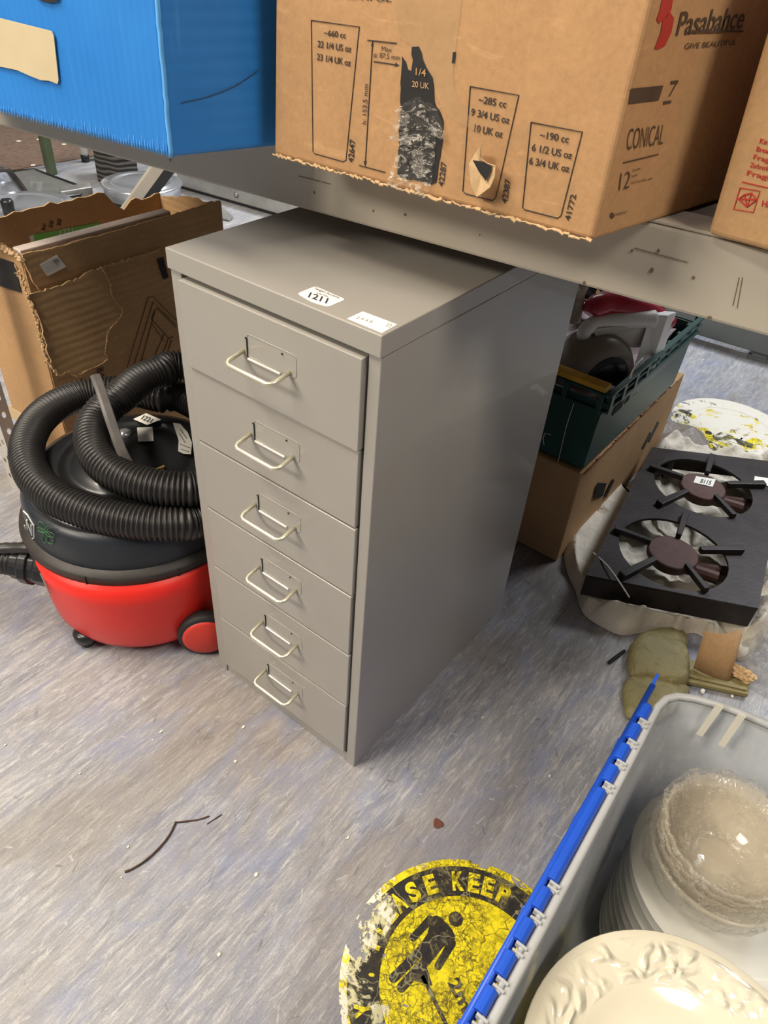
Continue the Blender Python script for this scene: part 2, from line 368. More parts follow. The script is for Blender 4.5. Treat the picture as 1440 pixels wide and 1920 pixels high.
def decal_mat(name, col, worn=.5, under=(226,222,200), cen=(0,0), bleach=0):
    """printed vinyl, cracked and peeled off in patches"""
    m = bpy.data.materials.new(name); m.use_nodes = True; t = NT(m)
    geo = t.n('ShaderNodeNewGeometry'); pos = geo.outputs['Position']
    n1 = t.noise(pos, 17, 6, .68, .5); n2 = t.noise(pos, 75, 4, .7, .5)
    vo = t.n('ShaderNodeTexVoronoi'); vo.feature = 'DISTANCE_TO_EDGE'; vo.inputs['Scale'].default_value = 120
    nz_ = t.n('ShaderNodeTexNoise'); nz_.inputs['Scale'].default_value = 60; t.l(pos, nz_.inputs['Vector'])
    mv = t.n('ShaderNodeMix'); mv.data_type = 'VECTOR'; mv.inputs[0].default_value = .03; t.l(pos, mv.inputs[4]); t.l(nz_.outputs['Color'], mv.inputs[5]); t.l(mv.outputs[1], vo.inputs['Vector'])
    crack = t.ramp(vo.outputs['Distance'], [(.01, (1,1,1)), (.09, (0,0,0))])
    c = lin(col)
    k = t.ramp(n2, [(.35, tuple(x*.55 for x in c)), (.55, tuple(min(1, x*1.05) for x in c))])
    gate = t.ramp(n1, [(.42, (0,0,0)), (.52, (1,1,1))])
    k = t.mix(t.math('MULTIPLY', t.math('MULTIPLY', crack, gate), .8), k, lin((60,52,28)))
    n5 = t.noise(pos, 28, 6, .75, 1.0); n6 = t.noise(pos, 260, 3, .8)
    grime = t.math('MULTIPLY', t.ramp(n5, [(.50, (0,0,0)), (.60, (1,1,1))]), t.ramp(n6, [(.40, (0,0,0)), (.55, (1,1,1))]))
    k = t.mix(t.math('MULTIPLY', grime, .7), k, lin((92,78,34)) if col[0] > 100 else lin((150,140,90)))
    wvv = t.n('ShaderNodeTexVoronoi'); wvv.feature = 'DISTANCE_TO_EDGE'; wvv.inputs['Scale'].default_value = 22; t.l(mv.outputs[1], wvv.inputs['Vector'])
    k = t.mix(t.math('MULTIPLY', t.ramp(wvv.outputs['Distance'], [(.008, (1,1,1)), (.02, (0,0,0))]), .8), k, lin((150,145,110)) if col[0] < 100 else lin((80,70,34)))
    # distance from the centre drives edge wear
    sx = t.n('ShaderNodeSeparateXYZ'); t.l(pos, sx.inputs[0])
    dx = t.math('SUBTRACT', sx.outputs[0], cen[0]); dy = t.math('SUBTRACT', sx.outputs[1], cen[1])
    side = t.math('MULTIPLY', t.math('ADD', t.math('MULTIPLY', dx, -.9), t.math('MULTIPLY', dy, -.45)), 1.)
    rr = t.math('SQRT', t.math('ADD', t.math('MULTIPLY', dx, dx), t.math('MULTIPLY', dy, dy)))
    edge = t.math('MULTIPLY', t.math('MAXIMUM', t.math('SUBTRACT', rr, .104), 0.), 3.6)
    lv = t.math('ADD', t.math('ADD', n1, edge), t.math('MULTIPLY', t.math('MAXIMUM', side, 0.), .62))
    pale = t.ramp(lv, [(.62+.1*(1-worn), (0,0,0)), (.66+.1*(1-worn), (1,1,1))])
    if bleach: k = t.mix(t.ramp(t.math('ADD', t.noise(pos, 20, 6, .75, .8), t.math('MULTIPLY', dy, .7)), [(.44, (0,0,0)), (.50, (1,1,1))]), k, lin(under))
    k = t.mix(t.math('MULTIPLY', pale, t.ramp(side, [(.06, (0,0,0)), (.10, (1,1,1))])), k, lin(under))
    hole = t.math('MULTIPLY', t.math('SUBTRACT', t.noise(pos, 34, 3, .6, .7), .62), 2.2)
    lv = t.math('ADD', lv, t.math('MAXIMUM', hole, 0.))
    gone = t.ramp(t.math('ADD', lv, t.math('MULTIPLY', t.math('SUBTRACT', n2, .5), .3)), [(.70+.1*(1-worn), (0,0,0)), (.715+.1*(1-worn), (1,1,1))])
    t.l(k, t.b.inputs['Base Color']); t.b.inputs['Roughness'].default_value = .4
    tr = t.n('ShaderNodeBsdfTransparent'); mx = t.n('ShaderNodeMixShader'); out = [n for n in t.t.nodes if n.type == 'OUTPUT_MATERIAL'][0]
    t.l(gone, mx.inputs[0]); t.l(t.b.outputs[0], mx.inputs[1]); t.l(tr.outputs[0], mx.inputs[2]); t.l(mx.outputs[0], out.inputs[0])
    return m
def relief_china():
    m = M_china.copy(); m.name = 'embossed_china'; t = NT(m)
    v = t.coord(); vo = t.n('ShaderNodeTexVoronoi'); vo.feature = 'SMOOTH_F1'; vo.inputs['Scale'].default_value = 78
    nz = t.n('ShaderNodeTexNoise'); nz.inputs['Scale'].default_value = 14; t.l(v, nz.inputs['Vector'])
    mxv = t.n('ShaderNodeMix'); mxv.data_type = 'VECTOR'; mxv.inputs[0].default_value = .12; t.l(v, mxv.inputs[4]); t.l(nz.outputs['Color'], mxv.inputs[5])
    t.l(mxv.outputs[1], vo.inputs['Vector'])
    sp = t.n('ShaderNodeSeparateXYZ'); t.l(v, sp.inputs[0])
    r = t.math('SQRT', t.math('ADD', t.math('MULTIPLY', sp.outputs[0], sp.outputs[0]), t.math('MULTIPLY', sp.outputs[1], sp.outputs[1])))
    band = t.ramp(r, [(.094, (0,0,0)), (.100, (1,1,1)), (.122, (1,1,1)), (.128, (0,0,0))])
    t.bump(t.math('MULTIPLY', t.ramp(vo.outputs['Distance'], [(.1, (1,1,1)), (.6, (0,0,0))]), band), .8, .005)
    return m
M_relief = relief_china()
M_china2 = mat('white_china', (218,217,208), .12, var=.01, coat=.5)

# ================================================================== setting
bm = bmesh.new(); bmesh.ops.create_grid(bm, x_segments=1, y_segments=1, size=6)
fl = struct(obj('floor', bm, M_floor))
a = Zp(42, 317, 0); b = Zp(181, 293, 0); d = (b-a).normalized(); nrm = Vector((-d.y, d.x, 0))
if nrm.dot(a-Vector((0,0,0))) < 0: nrm = -nrm
bm = bmesh.new(); p0 = a-d*3; p1 = b+d*3
prism(bm, [(p0.x, p0.y, .0005), (p1.x, p1.y, .0005), (p1.x+nrm.x*3, p1.y+nrm.y*3, .0005), (p0.x+nrm.x*3, p0.y+nrm.y*3, .0005)], (0,0,.004))
struct(obj('floor_carpet', bm, M_carpet))

# ================================================================== rack: beam, board, upright
ZB = .70
bA = Zp(0, 236, ZB); bB = Zp(1440, 632, ZB); bd = (bB-bA).normalized(); bn = Vector((-bd.y, bd.x, 0))
BH = .066
def on_beam(t, back=0, z=0): p = bA+bd*t+bn*back; return Vector((p.x, p.y, z))
tL, tR = -.32, 1.35
rack = thing('shelf_rack', 'grey metal rack whose long front beam crosses above the filing cabinet', 'shelf rack', on_beam(tL, 0, 0))
def beam_slab(t0, t1, b0, b1, z0, z1):
    bm = bmesh.new(); prism(bm, [on_beam(t0, b0, z0), on_beam(t1, b0, z0), on_beam(t1, b1, z0), on_beam(t0, b1, z0)], (0,0,z1-z0)); return bm
obj('front_beam', beam_slab(tL, tR, 0, .028, ZB, ZB+BH), M_beam, rack, bev=.003)
obj('beam_lip', beam_slab(tL, tR, .001, .045, ZB+BH+.0003, ZB+BH+.003), M_beam, rack, bev=.0008)
obj('shelf_board', beam_slab(tL, tR, .05, .80, ZB+BH-.016, ZB+BH+.0005), M_shelfboard, rack)
obj('rear_beam', beam_slab(tL, tR, .805, .83, ZB, ZB+BH), M_beam, rack, bev=.003)
# slotted upright (holes cut through its two flanges)
def post(base, h, wd, sx=1, name='upright', par=None, m=None):
    bm = bmesh.new()
    holes = []
    for k in range(int(h/.038)):
        for cx in (.3, .7):
            cz = .03+k*.038+(.012 if cx > .5 else 0)
            holes.append([(wd*cx+.0042*math.cos(t), cz+.0075*math.sin(t)) for t in [i*PI/4 for i in range(8)]])
    out = [(0,0),(wd,0),(wd,h),(0,h)]
    cutout(bm, [out]+holes, .002, frame(Vector(base), Vector((sx,0,0)), Vector((0,0,1))))
    cutout(bm, [out]+holes, .002, frame(Vector(base), Vector((0,1,0)), Vector((0,0,1))))
    return obj(name, bm, m or M_post, par)
pb = Zp(42, 925, 0)
post((pb.x-.04, pb.y, 0), 1.3, .04, 1, 'upright', rack)
q = on_beam(tR, 0, 0); post((q.x, q.y, 0), 1.3, .04, -1, 'upright', rack)
q = on_beam(tR, .80, 0); post((q.x, q.y, 0), 1.3, .04, -1, 'upright', rack)
# scratches and rust specks on the beam
bm = bmesh.new(); rnd = random.Random(3)
def on_bf(px, py): return Pp(px, py, bA, bn)
for px, py, l in ((1095,530,4),(1122,548,6),(1235,470,3),(760,402,3),(1222,507,4),(1330,595,4),(590,360,3),(320,300,3),(1300,520,3),(900,440,2),(700,395,2),(1185,470,3)):
    c0 = on_bf(px, py)-bn*.0006
    prism(bm, [c0+bd*(s*l*.0004*math.cos(t*PI/3)*rnd.uniform(.6,1.3))+Vector((0,0,l*.0005*math.sin(t*PI/3)*rnd.uniform(.6,1.3))) for t in range(6) for s in (1,)], -bn*.0003)
for (x0,y0,x1,y1) in ((1386,520,1374,573),(1392,520,1382,578),(1190,465,1290,492),(560,330,620,345)):
    A = on_bf(x0,y0)-bn*.0004; B = on_bf(x1,y1)-bn*.0004; tube(bm, [A, B], .0003, 4)
obj('scratch_marks', bm, mat('scratch_brown', (118,96,76), .8), rack)['label'] = 'rust specks and scratches on the beam'

# ================================================================== filing cabinet
W_, D_, H_ = .28, .417, .6737
cab = thing('filing_cabinet', 'grey metal six-drawer filing cabinet standing on the floor under the rack beam', 'filing cabinet', (.14, .21, 0))
T = .0012
bm = bmesh.new()
box(bm, (0,.002,.0), (.0165,D_,H_-.0225)); obj('side_panel', bm, M_cabinet, cab, bev=.0012)
bm = bmesh.new(); box(bm, (W_-.0145,.002,0), (W_,D_,H_-.0225)); obj('side_panel', bm, M_cabinet, cab, bev=.0012)
bm = bmesh.new(); box(bm, (.0165,D_-.004,.0), (W_-.0145,D_,H_-.0225)); obj('back_panel', bm, M_cabinet, cab)
bm = bmesh.new(); box(bm, (.0165,.012,.006), (W_-.0145,D_-.005,H_-.0225)); obj('carcass_interior', bm, M_cabin, cab)
bm = bmesh.new(); box(bm, (-.001,-.001,H_-.022), (W_+.001,D_+.001,H_)); obj('top_cap', bm, M_cabinet, cab, bev=.0014, seg=3)
bm = bmesh.new(); box(bm, (.0165,.004,.0), (W_-.0145,.03,.0195)); obj('plinth', bm, M_cabinet, cab, bev=.001)
zs = [.6475, .5455, .4455, .3425, .2375, .1325, .021]
for i in range(6):
    zt, zb = zs[i]-.0012, zs[i+1]+.0012
    prot = .003 if i == 0 else .0
    bm = bmesh.new(); box(bm, (.0185,-.001-prot,zb), (W_-.0170-(.001 if i % 2 else 0),.011,zt))
    dr = obj('drawer', bm, M_cabinet, cab, bev=.0011, seg=3)
    cz = zt-.0465
    bm = bmesh.new()
    yf = -.001-prot
    xl, xr = .1105, .1745
    pts = [(xl, yf+.002, cz), (xl, yf-.020, cz-.0035), (xl+.002, yf-.0243, cz-.0045), (xl+.006, yf-.026, cz-.005), (xr-.006, yf-.026, cz-.005), (xr-.002, yf-.0243, cz-.0045), (xr, yf-.020, cz-.0035), (xr, yf+.002, cz)]
    tube(bm, pts, .0024, 12)
    obj('handle', bm, M_handle, dr, smooth=True)
    # pressed label holder: recessed outline, bright lower lip, dark slit
    bm = bmesh.new(); x0, x1, z0, z1 = .1165, .1655, cz-.006, cz+.0155
    rr = []
    for cx, czz, a0 in ((x1+.014,z0+.006,-90),(x1+.014,z1+.001,0),(x0+.004,z1+.001,90),(x0+.004,z0+.006,180)):
        rr += [(cx+.004*math.cos(math.radians(a0+t)), yf-.0001, czz+.004*math.sin(math.radians(a0+t))) for t in (0,30,60,90)]
    tube(bm, rr+[rr[0]], .00045, 6)
    obj('pressed_panel_edge', bm, M_cabinet, dr, smooth=True)
    bm = bmesh.new(); box(bm, (x0+.001,yf-.0022,z0-.0012), (x1-.003,yf,z0+.0006))
    obj('label_lip', bm, M_steelslot, dr, bev=.0003)
    bm = bmesh.new(); box(bm, (x0-.0006,yf-.0009,z0+.001), (x0+.0007,yf,z1)); box(bm, (x0-.0022,yf-.0008,z1-.001), (x0+.0005,yf,z1+.0006)); box(bm, (x1-.001,yf-.0012,z1), (x1+.0005,yf,z1+.0013))
    obj('label_slot', bm, M_slotdark, dr)
# stickers on top
def sticker(name, corners, M, label, cat, texts, ink, off=Vector((0,0,.0003)), round_=0):
    P = [Vector(c) for c in corners]; root = thing(name, label, cat, P[0])
    bm = bmesh.new()
    if round_:
        out = []
        n = len(P)
        for i, p in enumerate(P):
            a = (P[i-1]-p).normalized()*round_; b = (P[(i+1) % n]-p).normalized()*round_
            for t in (0,.25,.5,.75,1): out.append(p+a*(1-t)**2+b*t*t)
        P2 = out
    else: P2 = P
    prism(bm, [p+off*.3 for p in P2], off)
    obj('paper', bm, M, root)
    if texts:
        bm = bmesh.new()
        for s, A, B, T_, bo in texts: text(bm, s, A, B, T_, bo, lift=.0006)
        obj('lettering', bm, ink, root)
    return root
zt = H_
L = lambda x, y: Zp(x, y, zt)
sticker('lot_label', [L(557,551), L(591,537), L(648,562), L(615,576), L(585,567)], M_label, 'white lot label numbered 1211 on top of the grey cabinet', 'label',
        [('1211', L(577,558), L(612,570), L(582,549), .02), ('Sangers Auctions', L(590,543), L(635,561), L(592.5,539.8), 0), ('Lot No.', L(594,551.5), L(616,559), L(596,548.5), 0)], M_labelink, round_=.004)
sticker('paper_slip', [L(651,598), L(680,584.5), L(745,609), L(716.5,625)], M_label, 'white handwritten paper slip at the front right corner of the cabinet top', 'label',
        [('2 4 4 8', L(667,597.5), L(696,607), L(671,593.5), 0), ('3/3', L(722,612.5), L(731,615.5), L(727,606), 0)], M_pencil)

# ================================================================== boxes on the shelf
ZS = ZB+BH+.003
def carton_body(bm, base, top, mi=(0,0,0,0,0,0)):
    b = [bm.verts.new(p) for p in base]; t = [bm.verts.new(p) for p in top]
    bm.faces.new(b[::-1]); bm.faces.new(t)
    for i in range(4): bm.faces.new((b[i], b[(i+1)%4], t[(i+1)%4], t[i])).material_index = mi[i]
def zedge(px, py, z, q, ztop, n=None):
    """top corner above base pixel, along the ray plane through image point q"""
    P = Zp(px, py, z); v = Vector((CAMP.x-P.x, CAMP.y-P.y, 0)).normalized()
    Q = Pp(q[0], q[1], P, v); k = (ztop-P.z)/(Q.z-P.z); return P+(Q-P)*k
# --- blue corrugated plastic box
ZT = 1.02
bl0 = Zp(0, 211, ZS); bl1 = Zp(321, 296, ZS); bl2 = Zp(513, 275, ZS)
dfr = (bl1-bl0).normalized(); bl0 = bl1-dfr*.52; dsd = (bl2-bl1).normalized(); bl2 = bl1+dsd*.40; bl3 = bl0+dsd*.40
bl1t = zedge(321, 296, ZS, (294, 0), ZT)
lean = bl1t-bl1; bl2 = bl1+dsd*.30; bl3 = bl0+dsd*.30
blue = thing('blue_plastic_box', 'bright blue corrugated plastic box on the shelf, left of the brown glassware carton', 'box', bl1)
bm = bmesh.new()
tops = [p+lean for p in (bl0, bl1, bl2, bl3)]
carton_body(bm, [bl0, bl1, bl2, bl3], tops, (0,1,0,1))
obj('body', bm, [M_bluebox, M_blueside], blue, bev=.004, seg=3)
nf = dfr.cross(lean).normalized()
if nf.dot(CAMP-bl1) < 0: nf = -nf
nf2 = dsd.cross(lean).normalized()
if nf2.dot(CAMP-bl1) < 0: nf2 = -nf2
fullnf = (bl1-bl0).cross(bl1t-bl1).normalized()
if fullnf.dot(CAMP-bl1) < 0: fullnf = -fullnf
def OB(px, py, lift=.0015): return Pp(px, py, bl1, nf)+nf*lift
bm = bmesh.new(); prism(bm, [OB(-30,25), OB(0,33), OB(100,58), OB(104,66), OB(113,150), OB(111,157), OB(95,151), OB(80,150), OB(62,143), OB(35,131), OB(0,124), OB(-30,116)], nf*.0006)
obj('old_label', bm, M_blotch, blue)['label'] = 'torn cream label'
bm = bmesh.new(); prism(bm, [OB(66,-12), OB(115,-12), OB(111,3), OB(96,5), OB(76,0)], nf*.0006); obj('hand_hole', bm, M_blackblock, blue)
# scuffed flute ends along the lower edge and the corner seam
bm = bmesh.new(); rnd = random.Random(5)
for k in range(62):
    x = 4+k*5.1; yb = 214+(x)*.2555
    hgt = rnd.uniform(10, 30)*(.7+.5*x/320)
    A = OB(x, yb-1, .0008); B = OB(x-hgt*.12, yb-hgt, .0003); tube(bm, [A, (A+B)/2, B], .0004, 4, rf=lambda i: (.0005,.0003,.0001)[i])
nseam = (nf+nf2).normalized()
path = [bl1+(bl1t-bl1)*t+nseam*(-.0005)+Vector((rnd.uniform(-.0006,.0006),0,0)) for t in [i/40 for i in range(41)]]
tube(bm, path, .002, 6)
obj('worn_edge', bm, M_scuff, blue, smooth=True)['label'] = 'whitened corner seam and flute ends'
def OB2(px, py, lift=.0012): return Pp(px, py, bl1, nf2)+nf2*lift
bm = bmesh.new(); tube(bm, spline([OB2(338,192), OB2(390,180), OB2(440,160), OB2(482,132)], 6), .0003, 4, rf=None); obj('scratch', bm, M_ink, blue)

# --- brown glassware carton
cb0 = Zp(513, 290, ZS); cb1 = Zp(1110, 452, ZS); cb2 = Zp(1339, 379, ZS)
cs = (cb2-cb1).normalized(); cb2 = cb1+cs*.34; cb3 = cb0+cs*.36
ct1 = zedge(1110, 452, ZS, (1222, 0), ZT)
cf = (cb1-cb0).cross(ct1-cb1).normalized()
Q0 = Pp(515, 0, cb1, cf); ct0 = cb0+(Q0-cb0)*((ZT-cb0.z)/(Q0.z-cb0.z))
carton = thing('glassware_carton', 'brown cardboard glassware carton printed with tumbler outlines, centre of the shelf', 'box', cb1)
bm = bmesh.new(); carton_body(bm, [cb0, cb1, cb2, cb3], [ct0, ct1, ct1+cb2-cb1, ct0+cb3-cb0])
obj('body', bm, M_card, carton, bev=.0035, seg=3)
cf = (cb1-cb0).cross(ct1-cb1).normalized()
if cf.dot(CAMP-cb1) < 0: cf = -cf
cr = (cb2-cb1).cross(ct1-cb1).normalized()
if cr.dot(CAMP-cb1) < 0: cr = -cr
def OC(px, py, lift=.0003): return Pp(px, py, cb1, cf)+cf*lift
def OR(px, py, lift=.0003): return Pp(px, py, cb1, cr)+cr*lift
bm = bmesh.new()
def cup(bm, pts, r=.00045, f=OC): P = [f(*p) for p in pts]; tube(bm, P+[P[0]], r, 4)
def ln(bm, a, b, r=.00045, f=OC): tube(bm, [f(*a), f(*b)], r, 4)
cup(bm, [(584,38),(674,50),(649,300),(644,303),(590,288),(587,284)])
cup(bm, [(882,162),(973,178),(930,371),(924,376),(873,363),(868,358)])
cup(bm, [(996,229),(1092,247),(1052,404),(1046,409),(984,393),(980,389)])
def tx(bm, s, a, b, h, bold=.02, f=OC, sl=None):
    up = sl if sl else (h*.03, -h)
    text(bm, s, f(*a), f(*b), f(a[0]+up[0], a[1]+up[1]), bold, lift=.0003)
tx(bm, '~660 cc', (608,66), (649,72), 11, .015); tx(bm, '22 1/4 US oz', (596,88), (659,98), 12, .015); tx(bm, '23 1/4 UK oz', (595,112), (658,124), 12, .015)
tx(bm, '~285 cc', (897,192), (949,202), 13, .015, sl=(2,-13)); tx(bm, '9 3/4 US oz', (883,216), (955,232), 13, .015, sl=(2,-13)); tx(bm, '10 UK oz', (889,246), (942,258), 13, .015, sl=(2,-13))
tx(bm, '~190 cc', (1012,258), (1066,268), 13, .015, sl=(2,-13)); tx(bm, '6 1/2 US oz', (997,282), (1072,298), 13, .015, sl=(2,-13)); tx(bm, '6 3/4 UK oz', (992,307), (1067,323), 13, .015, sl=(2,-13))
for s, x, y, x1, y1 in (('42647',663,305,667,262),('42287',832,350,838,304),('42387',951,382,958,336),('41772',1069,414,1081,365)):
    text(bm, s, OC(x,y), OC(x1,y1), OC(x-10,y-2), .02, lift=.0003)
tx(bm, 'Max', (716,95), (735,98), 9, 0); tx(bm, 'ø: 87,5 mm', (701,107), (750,113), 10, 0)
text(bm, 'h: 153,5 mm', OC(687,233), OC(691,158), OC(679,232), 0, lift=.0003)
ln(bm, (689,75), (744,81)); ln(bm, (699,77), (685,311)); ln(bm, (674,310), (723,323)); ln(bm, (701,115), (748,122))
for (p, q_, r_) in (((748,122),(742,117),(741,125)), ((699,77),(696,86),(701,86)), ((685,311),(682,302),(688,302))):
    prism(bm, [OC(*p), OC(*q_), OC(*r_)], cf*.0002)
tx(bm, 'GIVE BEAUTIFUL', (560,-8), (735,4), 10, 0)
obj('front_printing', bm, M_ink, carton)['label'] = 'dark printed sizes and outlines'
# solid dark tumbler print with torn edges
bm = bmesh.new()
M0 = frame(OC(752,345,.0006), (cb1-cb0), (ct1-cb1))
inv = M0.inverted()
def loc2(pts): return [tuple((inv @ OC(*p, .0006))[:2]) for p in pts]
cutout(bm, [jag(loc2([(754,105),(765,130),(772,133),(775,112),(773,88),(786,87),(794,112),(801,128),(812,145),(815,190),(832,228),(831,262),(818,342),(808,346),(751,332),(746,325),(751,190)]), .0009, .004, 2)], .0003, M0)
cutout(bm, [jag(loc2([(850,98),(855,97),(853,117),(848,119)]), .0003, .004, 2)], .0003, M0)
obj('dark_tumbler_print', bm, M_blackblock, carton)
bm = bmesh.new(); tx(bm, '1/4', (781,140), (800,143), 13, .01, f=lambda x, y: OC(x, y, .0010)); tx(bm, '20 UK', (774,162), (806,167), 11, .01, f=lambda x, y: OC(x, y, .0010)); obj('tan_printing', bm, M_card2, carton)
bm = bmesh.new()
tx(bm, 'CONICAL', (1173,281), (1241,270), 42, -.01, f=OR, sl=(5,-40)); ln(bm, (1168,305), (1234,289), .0005, OR)
tx(bm, '12', (1159,357), (1178,352), 32, -.01, f=OR, sl=(4,-33))
for (x, y, x1, y1) in ((1184,322,1201,317),(1182,333,1195,329),(1181,345,1222,336)): tx(bm, 'Tumbler' if y < 340 else 'cam bardak seti', (x,y), (x1,y1), 5, .0, f=OR, sl=(1,-5))
prism(bm, [OR(1178,195), OR(1183,166), OR(1243,160), OR(1234,188)], cr*.0002)
tube(bm, [OR(1270,152), OR(1254,180)], .0006, 4); prism(bm, [OR(1257,152), OR(1271,150), OR(1270,156), OR(1257,158)], cr*.0002); prism(bm, [OR(1243,190), OR(1258,188), OR(1257,193), OR(1243,196)], cr*.0002)
tx(bm, 'Pasabahce', (1266,66), (1390,52), 46, .012, f=OR, sl=(10,-44)); ln(bm, (1290,60), (1392,58), .0008, OR)
tx(bm, 'GIVE BEAUTIFUL', (1282,92), (1378,84), 11, 0, f=OR, sl=(2,-11))
P = OR(1147,404); prism(bm, [P+(OR(1151,404)-P)*math.cos(t*PI/4)+(OR(1147,398)-P)*math.sin(t*PI/4) for t in range(8)], cr*.0002)
tx(bm, 'PASABAHCE', (1152,405), (1174,399), 5, .0, f=OR, sl=(1,-5))
obj('side_printing', bm, M_inksoft, carton)
bm = bmesh.new()
prism(bm, [OR(1236,20), OR(1243,-10), OR(1262,-10), OR(1258,18), OR(1247,34), OR(1234,44), OR(1230,36)], cr*.0002)
prism(bm, [OR(1226,92), OR(1238,60), OR(1242,36), OR(1255,22), OR(1263,34), OR(1258,60), OR(1246,86), OR(1234,92)], cr*.0002)
obj('red_logo', bm, M_redink, carton)
# packing tape, crumpled film, torn kraft flap
bm = bmesh.new(); prism(bm, [OC(735,-10), OC(868,-10), OC(850,130), OC(852,170), OC(900,250), OC(835,215), OC(812,150), OC(780,90), OC(748,70)], cf*.0004)
obj('packing_tape', bm, M_tape, carton)['label'] = 'wide strip of glossy tape'
def crumple(outline, f, n, seed, amp=.006, name='film', m=None, par=None, base=.001):
    xs = [p[0] for p in outline]; ys = [p[1] for p in outline]; bm = bmesh.new()
    def inside(x, y):
        c = False; k = len(outline)
        for i in range(k):
            (ax, ay), (bx, by) = outline[i], outline[i-1]
            if (ay > y) != (by > y) and x < (bx-ax)*(y-ay)/(by-ay)+ax: c = not c
        return c
    g = {}; N = n; M_ = int(n*(max(ys)-min(ys))/(max(xs)-min(xs)))+1
    for i in range(N+1):
        for j in range(M_+1):
            x = min(xs)+(max(xs)-min(xs))*i/N; y = min(ys)+(max(ys)-min(ys))*j/M_
            if inside(x, y):
                h = base+amp*abs(noise.turbulence(Vector((x*.05, y*.05, seed)), 3, True))
                g[i, j] = bm.verts.new(f(x, y, h))
    for i in range(N):
        for j in range(M_):
            k = [(i,j),(i+1,j),(i+1,j+1),(i,j+1)]
            if all(q in g for q in k): bm.faces.new([g[q] for q in k])
    return obj(name, bm, m, par, smooth=True)
crumple([(752,195),(790,178),(818,190),(836,225),(840,268),(818,250),(790,268),(748,275),(735,240),(740,210)], OC, 40, 1.3, .010, 'crumpled_film', M_clear, carton)
crumple([(744,278),(822,245),(818,300),(812,352),(800,372),(760,358),(728,350),(735,318)], OC, 40, 4.1, .005, 'crumpled_film', M_clear, carton)
bm = bmesh.new()
fl_ = [(886,305),(900,282),(917,270),(915,288),(930,300),(945,305),(944,325),(935,345),(915,360),(900,366),(890,345)]
c0 = OC(916,320,.010)
vs_ = [bm.verts.new(OC(x, y, .002+.012*(1 if x > 905 else .3))) for x, y in fl_]; cc = bm.verts.new(c0)
for i in range(len(vs_)): bm.faces.new((cc, vs_[i], vs_[(i+1)%len(vs_)]))
obj('torn_flap', bm, M_tornedge, carton, solid=.0008)['label'] = 'torn paper tongue curling off the front'
bm = bmesh.new(); M0 = frame(OC(920,300,.0148), (cb1-cb0), (ct1-cb1)); inv = M0.inverted()
cutout(bm, [[tuple((inv @ OC(x, y, .0148))[:2]) for x, y in [(904,294),(925,297),(940,306),(928,332),(915,315)]]], .0003, M0)
obj('torn_flap_print', bm, M_blackblock, carton)
# ragged bottom edge
bm = bmesh.new(); rnd = random.Random(9); n = 70
for k in range(n):
    A = cb0+(cb1-cb0)*(k/n)+cf*.0015; B = cb0+(cb1-cb0)*((k+1)/n)+cf*.0015
    tube(bm, [A+Vector((0,0,rnd.uniform(-.0005,.002))), B+Vector((0,0,rnd.uniform(-.0005,.002)))], rnd.uniform(.0006,.0018), 5)
obj('frayed_bottom_edge', bm, M_tornedge, carton)
# --- right carton
rb1 = Zp(1325, 440, ZS); rb2 = Zp(1440, 472, ZS); dr_ = (rb2-rb1).normalized(); 
rt1 = zedge(1325, 440, ZS, (1442, 40), ZT)
rs = Vector((-dr_.y, dr_.x, 0)); rb2 = rb1+dr_*.34
rcart = thing('red_print_carton', 'brown cardboard carton with small red printing at the right end of the shelf', 'box', rb1)
bm = bmesh.new(); carton_body(bm, [rb1, rb2, rb2+rs*.3, rb1+rs*.3+dr_*.03], [rt1, rt1+rb2-rb1, rt1+rb2-rb1+rs*.3, rt1+rs*.3+dr_*.03])
obj('body', bm, M_card2, rcart, bev=.0045, seg=3)
rf_ = (rb2-rb1).cross(rt1-rb1).normalized()
if rf_.dot(CAMP-rb1) < 0: rf_ = -rf_
def ORr(px, py, lift=.0003): return Pp(px, py, rb1, rf_)+rf_*lift
bm = bmesh.new()
cup(bm, [(1388,352),(1425,358),(1413,398),(1376,392)], .0005, ORr)
dia = [(1396,365),(1409,362),(1420,374),(1401,388),(1385,373)]
cup(bm, dia, .0007, ORr); ln(bm, (1385,373), (1420,374), .0006, ORr); ln(bm, (1396,365), (1401,388), .0005, ORr); ln(bm, (1409,362), (1401,388), .0005, ORr)
for i, s in enumerate(('Kirilabilir', 'Breakable', 'Fragile', 'Zerbrechlich', 'Fragil')):
    y = 268+i*15 - (0); x = 1424-i*6
    tx(bm, s, (x,y), (x+46,y+10), 9, .02, f=ORr, sl=(2,-9))
ln(bm, (1392,341), (1440,352), .0005, ORr)
tx(bm, 'Handle', (1428,386), (1470,396), 11, .02, f=ORr, sl=(2,-11))
obj('red_printing', bm, M_redink, rcart)

